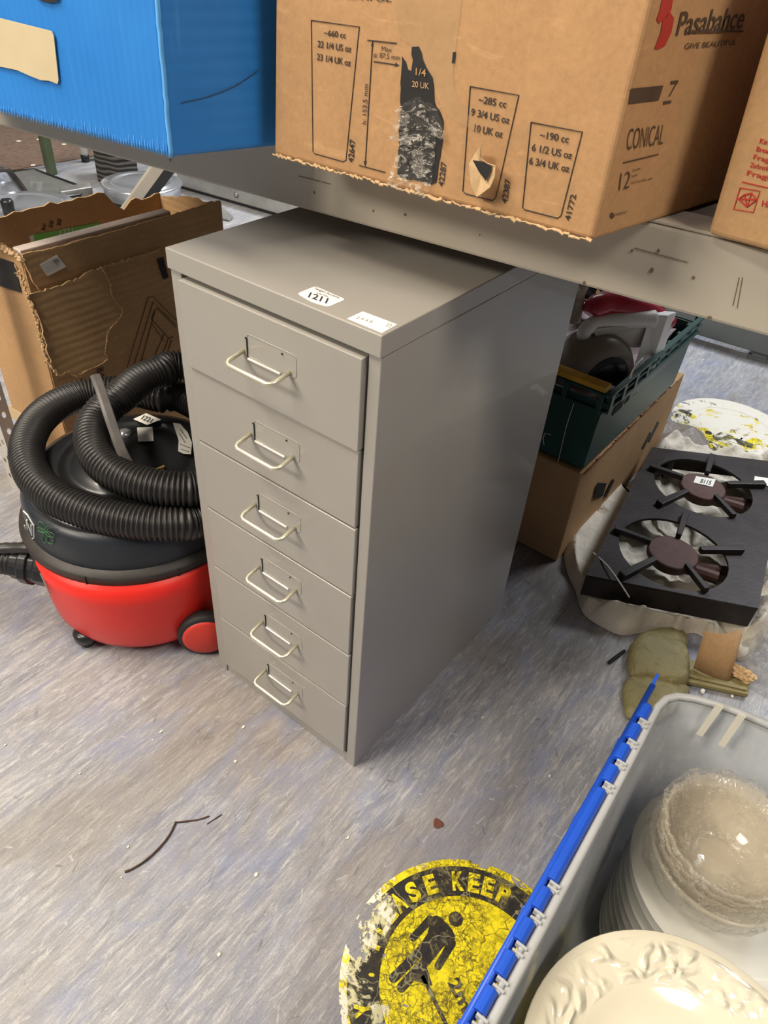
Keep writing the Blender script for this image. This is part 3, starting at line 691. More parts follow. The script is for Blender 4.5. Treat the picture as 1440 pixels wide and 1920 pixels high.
# ================================================================== vacuum cleaner
VX, VY = -.228, .054
vac = thing('vacuum_cleaner', 'red and black tub vacuum cleaner with hose coiled on its lid, left of the cabinet', 'vacuum cleaner', (VX, VY, 0))
vc = (VX, VY, 0); v2 = (VX+.016, VY-.016, 0)
bm = bmesh.new(); lathe(bm, [(.118,.018),(.140,.020),(.150,.026),(.157,.042),(.162,.09),(.166,.135),(.167,.172)], v2, 72); obj('tub', bm, M_red, vac, smooth=True)
bm = bmesh.new(); lathe(bm, [(.160,.143),(.176,.144),(.179,.147),(.1815,.181),(.180,.187),(.174,.189),(.172,.192),(.160,.193)], vc, 72, cap=False); r_ = obj('rim_band', bm, M_rim, vac, smooth=True)
bm = bmesh.new()
for a in (-62, -20, 100):
    A = math.radians(a); tube(bm, [(VX+.181*math.cos(A), VY+.180*math.sin(A), .146), (VX+.182*math.cos(A), VY+.182*math.sin(A), .18), (VX+.1805*math.cos(A), VY+.1805*math.sin(A), .186)], .0010, 6)
obj('band_joint', bm, M_blk, r_)
bm = bmesh.new(); lathe(bm, [(.1695,.186),(.169,.215),(.167,.235),(.164,.243),(.157,.250),(.148,.253)], vc, 72, cap=False); obj('drum', bm, M_drum, vac, smooth=True)
bm = bmesh.new(); lathe(bm, [(.160,.246),(.152,.256),(.132,.266),(.108,.271),(.104,.271),(.102,.268),(.088,.268),(.086,.271),(.06,.273),(.002,.274)], vc, 72, cap=True); obj('motor_lid', bm, M_blk, vac, smooth=True)
# hose
def hose(path, r=.0235, pitch=.0066, amp=.0028, name='hose', par=vac, m=None):
    p = resample([Vector(q) for q in path], pitch/4); bm = bmesh.new()
    prof = (1.0, .45, -1.2, .45)
    tube(bm, p, r, 22, rf=lambda k: r+amp*prof[k % 4])
    return obj(name, bm, m or M_hose, par, smooth=True)
pts1 = [Vector((-.060,.185,.285)), Vector((-.105,.205,.288)), Zp(340,745,.290), Zp(306,746,.290), Zp(255,735,.290), Zp(200,734,.288), Zp(150,741,.286), Zp(100,764,.284), Zp(66,797,.281), Zp(50,842,.279), Zp(60,888,.276), Zp(92,924,.273), Zp(140,950,.271), Zp(205,970,.269), Zp(280,981,.267), Zp(335,981,.264), Zp(364,978,.259), Vector((-.043,.062,.259)), Vector((-.048,.105,.265))]
hose(spline(pts1, 14))
pts2 = [Vector((-.055,.150,.300)), Vector((-.10,.235,.325)), Vector((-.19,.285,.345)), Zp(340,686,.352), Zp(300,697,.352), Zp(262,714,.350), Zp(228,742,.345), Zp(196,768,.338), Zp(178,792,.330), Zp(172,822,.323), Zp(182,856,.317), Zp(212,885,.312), Zp(255,904,.309), Zp(306,915,.306), Zp(345,918,.303), Zp(368,917,.301), Vector((-.040,.085,.300))]
hose(spline(pts2, 14))
# grey strap handle
hb = [Zp(180,708,.395), Zp(190,735,.390), Zp(203,775,.375), Zp(216,812,.355), Zp(228,845,.335), Zp(240,868,.318)]
hp = spline(hb, 8); bm = bmesh.new(); prev = None
for k, p in enumerate(hp):
    wv = .0075; d = (hp[min(k+1,len(hp)-1)]-hp[max(k-1,0)]).normalized(); s = d.cross(CAMP-p).normalized(); u = s.cross(d).normalized()
    ring = [bm.verts.new(p+s*wv*a+u*.006*b) for a, b in ((-1,-1),(1,-1),(1,1),(.35,1.2),(-1,1))]
    if prev:
        for i in range(5): bm.faces.new((prev[i], prev[(i+1)%5], ring[(i+1)%5], ring[i]))
    else: bm.faces.new(ring[::-1])
    prev = ring
bm.faces.new(prev); hd = obj('carry_handle', bm, M_dirt, vac, bev=.0015)
hd['label'] = 'dusty grey strap handle'
bm = bmesh.new(); pw = Zp(234,812,.275); lathe(bm, [(.004,.270),(.011,.270),(.011,.274),(.009,.279),(.004,.280)], (pw.x, pw.y, 0), 24); obj('power_button', bm, M_chrome, vac, smooth=True)
# castor, rear wheel
cst = Zp(163, 1196, .014)
bm = bmesh.new(); Mx = Matrix.Translation(cst) @ Matrix.Rotation(PI/2, 4, 'Y') @ Matrix.Rotation(0, 4, 'X'); lathe(bm, [(.010,-.011),(.0135,-.009),(.0140,0),(.0135,.009),(.010,.011)], n=24, M=Mx)
cs_ = obj('castor', bm, M_tyre, vac, smooth=True)
bm = bmesh.new(); lathe(bm, [(.006,.010),(.018,.016),(.019,.030),(.012,.034)], (cst.x, cst.y, 0), 20); obj('castor_fork', bm, M_blk, cs_, smooth=True)
wc = Zp(402, 1170, .045); wn = (Vector((.75,-.66,0))).normalized()
Mw = Matrix.Translation(Vector((-.037,.010,.045))) @ wn.to_track_quat('Z','Y').to_matrix().to_4x4()
bm = bmesh.new(); lathe(bm, [(.036,-.012),(.042,-.010),(.044,-.004),(.044,.004),(.042,.009),(.035,.011)], n=48, M=Mw); wh = obj('rear_wheel', bm, M_tyre, vac, smooth=True)
bm = bmesh.new(); lathe(bm, [(.036,.004),(.036,.0115),(.030,.014),(.002,.016)], n=48, M=Mw); obj('hub_cap', bm, M_redhub, wh, smooth=True)
# hose inlet at the left
ci = Zp(92, 1064, .135); co = Zp(20, 1052, .135); dd = (co-ci).normalized()
Mi = Matrix.Translation(ci-dd*.02) @ dd.to_track_quat('Z','Y').to_matrix().to_4x4()
bm = bmesh.new(); lathe(bm, [(.030,0),(.030,.030),(.027,.032),(.027,.042),(.031,.043),(.031,.056),(.026,.059),(.026,.072)], n=24, M=Mi, mod=lambda a, z: 1+(.06 if math.cos(a*6) > .3 else 0)); inl = obj('hose_inlet', bm, M_blk, vac, bev=.001)
hose(spline([ci+dd*.045, ci+dd*.09, ci+dd*.16+Vector((0,0,-.01)), ci+dd*.26+Vector((0,0,-.04))], 10), .021, .007, .002, 'hose_end')
bm = bmesh.new(); A = Zp(60, 1028, .172); tube(bm, spline([Zp(95,1034,.160), A, Zp(20,1028,.165), Zp(-30,1030,.16)], 6), .0085, 10, rf=lambda k: .0085+.0012*(k % 2)); obj('thin_ribbed_cable', bm, M_hose, vac, smooth=True)
# catch clip
bm = bmesh.new(); tube(bm, [Zp(76,1074,.150), Zp(84,1092,.138), Zp(94,1114,.12)], .0018, 6); obj('wire_catch', bm, M_chromed, vac)
# badge on the drum: white outlined plate and green petal loops, wrapped on the drum surface
def drum_pt(px, py, r=.1695):
    d = ray(px, py); ox, oy = CAMP.x-VX, CAMP.y-VY; A = d.x**2+d.y**2; B = 2*(ox*d.x+oy*d.y); C_ = ox*ox+oy*oy-r*r; D = B*B-4*A*C_
    if D < 0: D = 0
    return CAMP+d*((-B-math.sqrt(D))/(2*A))
bm = bmesh.new()
tube(bm, [drum_pt(x, y) for x, y in ((44,958),(52,966),(63,985),(64,1008),(60,1011),(52,1000),(46,985))], .0011, 5)
tube(bm, [drum_pt(x, y) for x, y in ((50,975),(53,998))], .0012, 5); tube(bm, [drum_pt(x, y) for x, y in ((50,977),(60,1004),(58,984))], .0010, 5)
obj('white_badge', bm, M_white, vac)
bm = bmesh.new()
for cx, cy, ex, ey in ((84,998,74,978),(84,998,90,986),(84,998,102,1006),(84,998,98,1020),(84,998,70,990),(84,998,84,1018)):
    ox, oy = -(ey-cy), (ex-cx); L_ = []
    for t in range(13):
        a = 2*PI*t/12; u = (1-math.cos(a))/2; v = math.sin(a)*.22
        L_.append(drum_pt(cx+(ex-cx)*u+ox*v, cy+(ey-cy)*u+oy*v))
    tube(bm, L_, .0006, 5)
obj('green_flower_emblem', bm, mat('emblem_green', (62,112,72), .6), vac)
LZ = lambda x, y, z=.2765: Zp(x, y, z)
bm = bmesh.new(); prism(bm, [LZ(250,786), LZ(274,775), LZ(302,787), LZ(276,797)], (0,0,.0004)); lb = obj('lot_label', bm, M_label, vac)
bm = bmesh.new(); text(bm, '1221', LZ(264,786,.277), LZ(282,793,.277), LZ(270,779,.277), .02, lift=.0004); obj('lettering', bm, M_labelink, lb)
bm = bmesh.new(); prism(bm, [LZ(257,802), LZ(286,801), LZ(288,827), LZ(259,828)], (0,0,.0004)); lb = obj('barcode_label', bm, M_label, vac)
bm = bmesh.new(); prism(bm, [LZ(324,793), LZ(338,795), LZ(352,811), LZ(360,830), LZ(358,852), LZ(344,851), LZ(334,846), LZ(335,826)], (0,0,.0004)); lb = obj('rating_label', bm, mat('silver_label', (168,166,158), .4, .2), vac)
bm = bmesh.new()
for (x, y, x1, y1) in ((338,805,350,822),(336,812,347,830),(338,833,356,840),(339,842,354,847)): tube(bm, [LZ(x,y,.2772), LZ(x1,y1,.2772)], .0006, 4)
obj('fine_print', bm, M_labelink, lb)
bm = bmesh.new()
for k in range(5): tube(bm, [LZ(278+k*6,884-k*1.5,.2775), LZ(284+k*6,886-k*3,.2785)], .0022, 5)
obj('dried_splash', bm, mat('tan_crumbs', (150,120,70), .8), vac)

# ================================================================== torn carton at the left
zc = .48; K0 = Zp(38, 476, zc); K1 = Zp(413, 376, zc); XF = (K0.x+K1.x)/2
y0, y1 = K0.y, K1.y
wq = .195
tc = thing('torn_carton', 'tall torn brown carton holding a white panel, behind the vacuum cleaner', 'box', (XF-wq/2, (y0+y1)/2, 0))
bm = bmesh.new(); th = .004
def wall_cut(bm, M, out, t=th): cutout(bm, [out], t, M)
MF = frame(Vector((XF, 0, 0)), Vector((0,1,0)), Vector((0,0,1)))
ML = frame(Vector((0, y0, 0)), Vector((1,0,0)), Vector((0,0,1)))
rnd = random.Random(4)
def topjag(a, b, z, amp, n=26): return [(a+(b-a)*i/n, z+rnd.uniform(-amp, amp)) for i in range(n+1)]
bmf = bmesh.new(); wall_cut(bmf, MF, [(y1,.001),(y0,.001)]+topjag(y0, y1, zc-.004, .002)); fw = obj('right_wall', bmf, M_torn, tc)
bmf = bmesh.new(); cutout(bmf, [[(XF,.001),(XF-wq,.001)]+topjag(XF-wq, XF, zc-.012, .006, 14)], th, ML); lw = obj('front_wall', bmf, M_oldcard, tc)
bmf = bmesh.new(); M2 = frame(Vector((XF-wq, 0, 0)), Vector((0,1,0)), Vector((0,0,1))); cutout(bmf, [[(y1,.001),(y0,.001)]+topjag(y0, y0+.30, zc-.002, .004, 20)+[(y0+.32,zc-.03),(y0+.34,zc-.045)]+topjag(y0+.36, y1, zc-.03, .004, 6)], th, M2); bw = obj('left_wall', bmf, M_torn, tc)
bmf = bmesh.new(); M3 = frame(Vector((0, y1, 0)), Vector((1,0,0)), Vector((0,0,1))); cutout(bmf, [[(XF,.001),(XF-wq,.001)]+[(XF-wq+wq*t, zc-.034+.020*t+.008*math.sin(PI*t*.8)+rnd.uniform(-.003,.003)) for t in [q/14 for q in range(15)]]], th, M3); obj('back_wall', bmf, M_torn, tc)
bmf = bmesh.new(); box(bmf, (XF-wq,y0,.001), (XF,y1,.005)); obj('bottom', bmf, M_torn, tc)
# outer folded band and hanging torn flap, each leaning slightly out from the wall
def flapM(off0, slope):  # plane through top edge leaning outwards
    return frame(Vector((XF+off0, 0, zc)), Vector((0,1,0)), Vector((slope,0,1)))
def on_flap(px, py, off0, slope):
    n = Vector((1,0,-slope)).normalized(); P = Vector((XF+off0, 0, zc)); return Pp(px, py, P, n)
def flap(name, pix, off0, slope, m, jagamp=.0016, t=.004, seed=1, keep=()):
    M = flapM(off0, slope); inv = M.inverted()
    loc = [tuple((inv @ on_flap(x, y, off0, slope))[:2]) for x, y in pix]
    b_ = bmesh.new(); cutout(b_, [jag(loc, jagamp, .006, seed)], t, M); return obj(name, b_, m, tc)
flap('torn_flap', [(52,553),(75,546),(120,532),(190,500),(205,528),(210,552),(229,583),(222,600),(203,622),(200,640),(197,660),(200,676),(160,697),(142,705),(128,697),(112,705),(98,690),(88,660),(80,620),(70,590)], .020, -.20, M_torn, .0022, .004, 3)['label'] = 'large torn flap hanging down the side'
b_ = bmesh.new(); rnd = random.Random(21)
edge = [(190,500),(205,528),(210,552),(229,583),(222,600),(203,622),(200,640),(197,660),(200,676),(160,697),(142,705),(128,697),(112,705)]
spx = spline([on_flap(x, y, .0225, -.20) for x, y in edge], 5)
for k in range(len(spx)-1):
    o_ = Vector((0, rnd.uniform(-.0016,.0016), rnd.uniform(-.0016,.0016))); tube(b_, [spx[k]+o_, spx[k+1]+o_*.5], rnd.uniform(.0005,.0016), 4)
obj('frayed_flap_edge', b_, M_tornedge, tc)
flap('folded_band', [(40,477),(110,462),(200,437),(310,406),(412,376),(413,420),(330,458),(300,470),(262,487),(205,503),(190,500),(130,528),(75,546),(62,530),(50,505)], .010, -.08, M_torn, .0010, .0045, 5)
# frayed vertical corner
b_ = bmesh.new(); rnd = random.Random(11); pth = []
for (x, y) in ((28,497),(38,520),(50,550),(62,585),(72,615),(78,640),(84,665),(98,690),(112,704)):
    pth.append(on_flap(x, y, .026, -.22))
sp = spline(pth, 8)
for k in range(len(sp)-1):
    o_ = Vector((rnd.uniform(-.003,.003), rnd.uniform(-.004,.004), rnd.uniform(-.002,.002)))
    tube(b_, [sp[k]+o_, (sp[k]+sp[k+1])/2+o_*1.2, sp[min(k+2,len(sp)-1)]-o_*.6], rnd.uniform(.0008,.0022), 5, rf=None)
obj('frayed_corner', b_, M_tornedge, tc, solid=0)
b_ = bmesh.new()
for k in range(22):
    x = -4+k*2; p = Yp(x, 462+x*.62, y0-.004)+Vector((0,0,rnd.uniform(-.004,.004))); tube(b_, [p, p+Vector((.009,rnd.uniform(-.003,.003),rnd.uniform(-.002,.004)))], rnd.uniform(.002,.0045), 5)
obj('frayed_front_edge', b_, M_tornedge, tc)
b_ = bmesh.new()
for k in range(30):
    p = on_flap(190+k*3.6, 502-k*1.15, .013, -.08); tube(b_, [p, p+Vector((.001,.006,rnd.uniform(-.003,.002)))], rnd.uniform(.0012,.003), 5)
obj('frayed_band_edge', b_, M_tornedge, tc)
# black tape patches
b_ = bmesh.new(); prism(b_, [Yp(-12,480,y0-.0028), Yp(26,492,y0-.0028), Yp(41,549,y0-.0028), Yp(-12,532,y0-.0028)], (0,-.0006,0)); obj('black_tape', b_, M_blackblock, tc)
b_ = bmesh.new(); prism(b_, [Xp(294,487,XF+.0035), Xp(306,482,XF+.0035), Xp(316,520,XF+.0035), Xp(306,524,XF+.0035)], (.0006,0,0)); obj('black_tape', b_, M_blackblock, tc)
b_ = bmesh.new(); prism(b_, [on_flap(74,496,.0135,-.08), on_flap(106,478,.0135,-.08), on_flap(124,500,.0135,-.08), on_flap(89,518,.0135,-.08)], (.0005,0,0)); sl = obj('barcode_sticker', b_, M_label, tc)
b_ = bmesh.new()
for k in range(6): tube(b_, [on_flap(79+k*4,497-k*2.2,.0146,-.08), on_flap(90+k*4,512-k*2.4,.0146,-.08)], .00035, 4)
prism(b_, [on_flap(98,488,.0146,-.08), on_flap(107,484,.0146,-.08), on_flap(112,489,.0146,-.08), on_flap(103,494,.0146,-.08)], (.0003,0,0)); obj('barcode', b_, M_pencil, sl)
b_ = bmesh.new(); prism(b_, [Yp(-12,742,y0-.0028), Yp(70,792,y0-.0028), Yp(72,812,y0-.0028), Yp(-12,764,y0-.0028)], (0,-.0005,0)); obj('tape_strip', b_, mat('old_tape', (196,170,128), .4), tc)
# line drawing on right wall
b_ = bmesh.new(); OX = lambda x, y: Xp(x, y, XF+.003)
for pl in ([(238,690),(278,558),(287,556),(330,600)], [(250,690),(287,566),(330,610)], [(262,690),(291,582),(296,579),(330,615)], [(284,598),(316,634),(325,632)], [(284,606),(308,640)], [(291,582),(284,598)], [(316,634),(300,680)], [(308,626),(285,680)], [(322,638),(305,685)], [(262,680),(268,672),(276,680)]):
    tube(b_, [OX(*p) for p in pl], .0007, 4)
text(b_, 'BA', OX(181,692), OX(186,712), OX(193,688), .02); text(b_, '0', OX(147,722), OX(158,720), OX(148,712), .0)
obj('line_drawing', b_, M_inksoft, tc)
# green label inside the far wall, print
b_ = bmesh.new(); OW = lambda x, y: Xp(x, y, XF-wq+.003)
prism(b_, [OW(62,440), OW(186,417), OW(189,440), OW(66,462)], (.0005,0,0)); obj('green_label', b_, M_green, tc)
b_ = bmesh.new(); prism(b_, [OW(54,443), OW(62,440), OW(66,462), OW(60,462)], (.0006,0,0))
text(b_, '1221', Xp(112,442,XF-wq+.004), Xp(136,437,XF-wq+.004), Xp(112,431,XF-wq+.004), .0); obj('green_label_white_print', b_, M_white, tc)
b_ = bmesh.new(); OWi = lambda x, y: Xp(x, y, XF-wq+.0032)
for s, x, y in (('kr', 84, 432), ('50', 98, 428), ('50', 113, 424)): text(b_, s, OWi(x,y), OWi(x+3,y-13), OWi(x-7,y-2), .02)
obj('inner_printing', b_, M_ink, tc)
# white panel standing in the carton
A = Zp(40, 486, zc-.012); B = Zp(312, 405, zc-.012); x_ = XF-.012
wp = bmesh.new(); box(wp, (XF-.034, y0+.006, .006), (XF-.010, min(B.y, y1-.01), zc+.001))
tag(obj('white_board', wp, M_panel, None, bev=.002), 'thin white panel standing on edge inside the torn carton', 'panel')

# ================================================================== bin with blue lid, plates, bowls
BZ = .28
def rim_outline(off=0, n=10):
    # plan outline of the rim, clockwise from the near left
    pts = [(.6035,-.36),(.5990,-.15),(.5925,.09)]
    arc = [(.5912,.122),(.5905,.145),(.5940,.165),(.6035,.179),(.620,.1895),(.6445,.199)]
    far = [(.670,.2055),(.70,.2105),(.78,.218),(.90,.212),(.955,.195),(.985,.16),(.992,.11)]
    back = [(.992,-.30),(.985,-.345),(.965,-.375),(.93,-.39),(.66,-.39),(.625,-.383),(.605,-.365)]
    out = pts+arc+far+back; cx, cy = .796, -.09; res = []
    for i, p in enumerate(out):
        a = Vector(out[i-1]); b = Vector(out[(i+1) % len(out)]); d = (b-a).normalized(); nn = Vector((d.y, -d.x))
        if nn.dot(Vector((cx,cy))-Vector(p)) < 0: nn = -nn
        q = Vector(p)+nn*off; res.append((q.x, q.y))
    return res
bn_ = thing('storage_bin', 'large translucent plastic storage bin with a blue hinged lid, near right corner', 'storage bin', (.80,-.09,0))
def ringz(off, z, k=0):
    o = rim_outline(off); cx, cy = .796, -.09
    return [(x+(cx-x)*k, y+(cy-y)*k, z) for x, y in o]
def loft(bm, rings, cap0=False, cap1=False):
    R = [[bm.verts.new(p) for p in r] for r in rings]
    for a, b in zip(R, R[1:]):
        for i in range(len(a)): bm.faces.new((a[i], a[(i+1)%len(a)], b[(i+1)%len(a)], b[i]))
    if cap0: bm.faces.new(R[0][::-1])
    if cap1: bm.faces.new(R[-1])
bm = bmesh.new()
loft(bm, [ringz(.007, BZ-.003), ringz(.008, BZ-.03, .002), ringz(.013, BZ-.033, .003), ringz(.017, .15, .03), ringz(.020, .03, .06), ringz(.028, .008, .07), ringz(.040, .003, .08)], cap1=True)
obj('tub', bm, M_bin, bn_, smooth=True, solid=.002)
bm = bmesh.new(); loft(bm, [ringz(.0075, BZ-.006), ringz(.007, BZ-.001), ringz(.006, BZ), ringz(.002, BZ), ringz(0, BZ-.002), ringz(-.001, BZ-.020)])
obj('rim', bm, M_binrim, bn_, smooth=True, solid=.0016)
# moulded ribs on the left wall (rounded panels seen through the wall)
for k in range(4):
    yc = .02-.095*k; bm = bmesh.new(); o_ = []
    for cx_, cz_, a0 in ((.026,.215,0),(-.026,.215,90),(-.022,.04,180),(.022,.04,270)):
        o_ += [(cx_+.008*math.cos(math.radians(a0+t)), cz_+.008*math.sin(math.radians(a0+t))) for t in (0,30,60,90)]
    M_ = frame(Vector((.6215, yc, 0)), Vector((0,1,0)), Vector((.075,0,-1)).normalized()*-1)
    cutout(bm, [o_], .0012, M_); obj('wall_panel', bm, M_binrim, bn_)
for (x0, y0_, x1, y1_) in ((1344,1318,1306,1374),(1385,1336,1347,1394)):
    bm = bmesh.new(); A = Yp(x0, y0_, .186); B = Yp(x1, y1_, .176); prism(bm, [A, A+Vector((.008,.001,0)), B+Vector((.007,.001,0)), B], (0,-.002,0)); obj('wall_rib', bm, mat('cream_rib', (206,204,190), .5), bn_)
# lid hanging down outside the left rim
def skew(bm):
    for v in bm.verts: v.co.x += .0100-.0085*(v.co.y+.25)/.383
    return bm
bm = bmesh.new()
box(bm, (.5755,-.40,.055), (.5785,.158,BZ-.004)); box(bm, (.5755,-.40,BZ-.016), (.584,.150,BZ-.008))
box(bm, (.570,-.40,.05), (.5785,.158,.056))
for k in range(5): box(bm, (.5725,-.36+.11*k,.06), (.5765,-.357+.11*k,BZ-.006))
lid = obj('lid', skew(bm), M_blue, bn_, bev=.0015)
bm = bmesh.new(); tube(bm, [(.5775,-.40,BZ-.003),(.5775,.172,BZ-.003)], .0035, 10); obj('lid_edge', skew(bm), M_blue, lid, smooth=True)
bm = bmesh.new(); prism(bm, [(.5785,.15,BZ-.006),(.5785,.186,BZ+.004),(.5785,.186,BZ-.004),(.5785,.15,BZ-.03)], (-.0035,0,0)); obj('lid_tab', skew(bm), M_blue, lid, bev=.0006)
ys = [.131,.104,.077,.050]
segs = [(.116,.137),(.083,.104),(.051,.072),(.019,.040),(-.106,.007),(-.137,-.116),(-.170,-.149),(-.203,-.182),(-.236,-.215),(-.268,-.248)]
for a_, b__ in segs:
    bm = bmesh.new(); tube(bm, [(.5835,a_,BZ-.001),(.5835,b__,BZ-.001)], .0062, 12); box(bm, (.578,a_,BZ-.010), (.5845,b__,BZ-.001)); obj('hinge_knuckle', skew(bm), M_blue, lid, bev=.0006, smooth=False)
for (a_, b__), (c_, d_) in zip(segs, segs[1:]):
    bm = bmesh.new(); box(bm, (.5825,d_+.0015,BZ-.004), (.593,d_+.0040,BZ+.004)); box(bm, (.5825,a_-.0035,BZ-.004), (.593,a_-.0010,BZ+.004)); tube(bm, [(.5885,d_,BZ),(.5885,a_,BZ)], .0026, 8)
    obj('hinge_clip', skew(bm), M_binrim, bn_, bev=.0005)
bm = bmesh.new(); box(bm, (.5885,-.38,BZ-.014), (.5915,.10,BZ-.006)); obj('hinge_strip', skew(bm), M_binrim, bn_)

def plate(r, h=.018, name='dinner_plate', m=None):
    bm = bmesh.new(); k = r/.135
    prof = [(.001,.004),(.060*k,.004),(.066*k,.0),(.070*k,.0),(.074*k,.004),(.092*k,.009),(.118*k,.0135),(.1345*k,.0175),(.1352*k,.0185),(.1343*k,.0195),(.118*k,.0165),(.096*k,.0125),(.090*k,.0112),(.082*k,.0075),(.070*k,.0062),(.001,.006)]
    lathe(bm, prof, n=80, cap=True); return bm
pc = Vector((.757,-.178,0))
proto = tag(obj('dinner_plate', plate(.135), M_relief, None, smooth=True), 'large cream plate with embossed rim, topmost of the near stack in the bin', 'plate', 'cream plates in the near stack')
proto.location = (pc.x, pc.y, .222); proto.rotation_euler = (math.radians(-2), math.radians(1.5), 0)
small = None
for k in range(13):
    if small is None:
        o = small = obj('dinner_plate', plate(.107), M_china, None, smooth=True)
    else: o = small.copy(); C.objects.link(o)
    tag(o, 'cream plate hidden beneath the large embossed plate, inside the storage bin', 'plate', 'cream plates in the near stack')
    o.location = (pc.x+.004*math.sin(k*2.1), pc.y-.006+.003*math.cos(k*1.7), .008+k*.0162)
labels = ['topmost white plate of the stack under the glass bowls']
sc = Vector((.742,.093,0)); back0 = None
for k in range(10):
    z = .012+k*.0135
    if back0 is None: o = back0 = obj('side_plate', plate(.110), M_china2, None, smooth=True)
    else: o = back0.copy(); C.objects.link(o)
    top = k == 9
    tag(o, 'embossed white plate directly under the glass bowls, topmost of the far stack' if top else 'white plate showing only its edge in the stack beneath the glass bowls', 'plate', 'white plates in the far stack')
    o.location = (sc.x+.0015*math.sin(k*1.9)+.0008*(9-k), sc.y-(9-k)*.0034+.0015*math.cos(k*2.3), z)
# glass bowls
def bowl(prof_out, thick, n=72, scal=0, ns=16):
    bm = bmesh.new(); prof = prof_out+[(max(.001, r-thick), z+thick*.7) for r, z in prof_out[::-1]]
    zmax = max(z for r, z in prof)
    lathe(bm, prof, n=n, mod=(lambda a, z: 1+(scal*abs(math.cos(ns/2*a))+.012*math.cos(64*a))*(z/zmax)**3) if scal else None); return bm
bc = Vector((.717,.080,0)); zb = .149
gb = tag(obj('glass_bowl', bowl([(.004,.0),(.036,.0),(.040,.004),(.058,.022),(.070,.040),(.0765,.056)], .003), M_glass, None, smooth=True), 'wide plain glass bowl at the bottom of the wrapped pile of bowls', 'bowl', 'glass bowls on the far plates')
gb.location = (bc.x, bc.y, zb)
gs = None
for k in range(3):
    if gs is None: o = gs = obj('glass_bowl', bowl([(.004,.0),(.030,.0),(.034,.003),(.050,.020),(.060,.038),(.0665,.058)], .0025, 256, .035), M_glass, None, smooth=True)
    else: o = gs.copy(); C.objects.link(o)
    tag(o, 'scalloped glass bowl open at the top of the wrapped pile' if k == 2 else 'scalloped glass bowl nested inside the wrapped pile', 'bowl', 'glass bowls on the far plates')
    o.location = (bc.x-.004, bc.y-.002, zb+.010+k*.012); o.rotation_euler = (0,0,k*.1)
bm = bmesh.new()
prof = [(.060,.006),(.0745,.026),(.0775,.044),(.073,.060),(.0705,.076),(.0735,.090),(.0735,.093),(.066,.092),(.058,.080),(.050,.060),(.040,.045),(.02,.040)]
lathe(bm, prof, (bc.x-.003, bc.y, zb), 120, cap=False)
for v in bm.verts:
    d = Vector((v.co.x-bc.x, v.co.y-bc.y, 0)).normalized(); v.co += d*(.0045*noise.turbulence(v.co*60, 3, True)-.002)+Vector((0,0,.003*noise.noise(v.co*70)))
tag(obj('cling_film_wrap', bm, M_film, None, smooth=True), 'crumpled clear plastic film wrapped round the pile of glass bowls', 'plastic film')

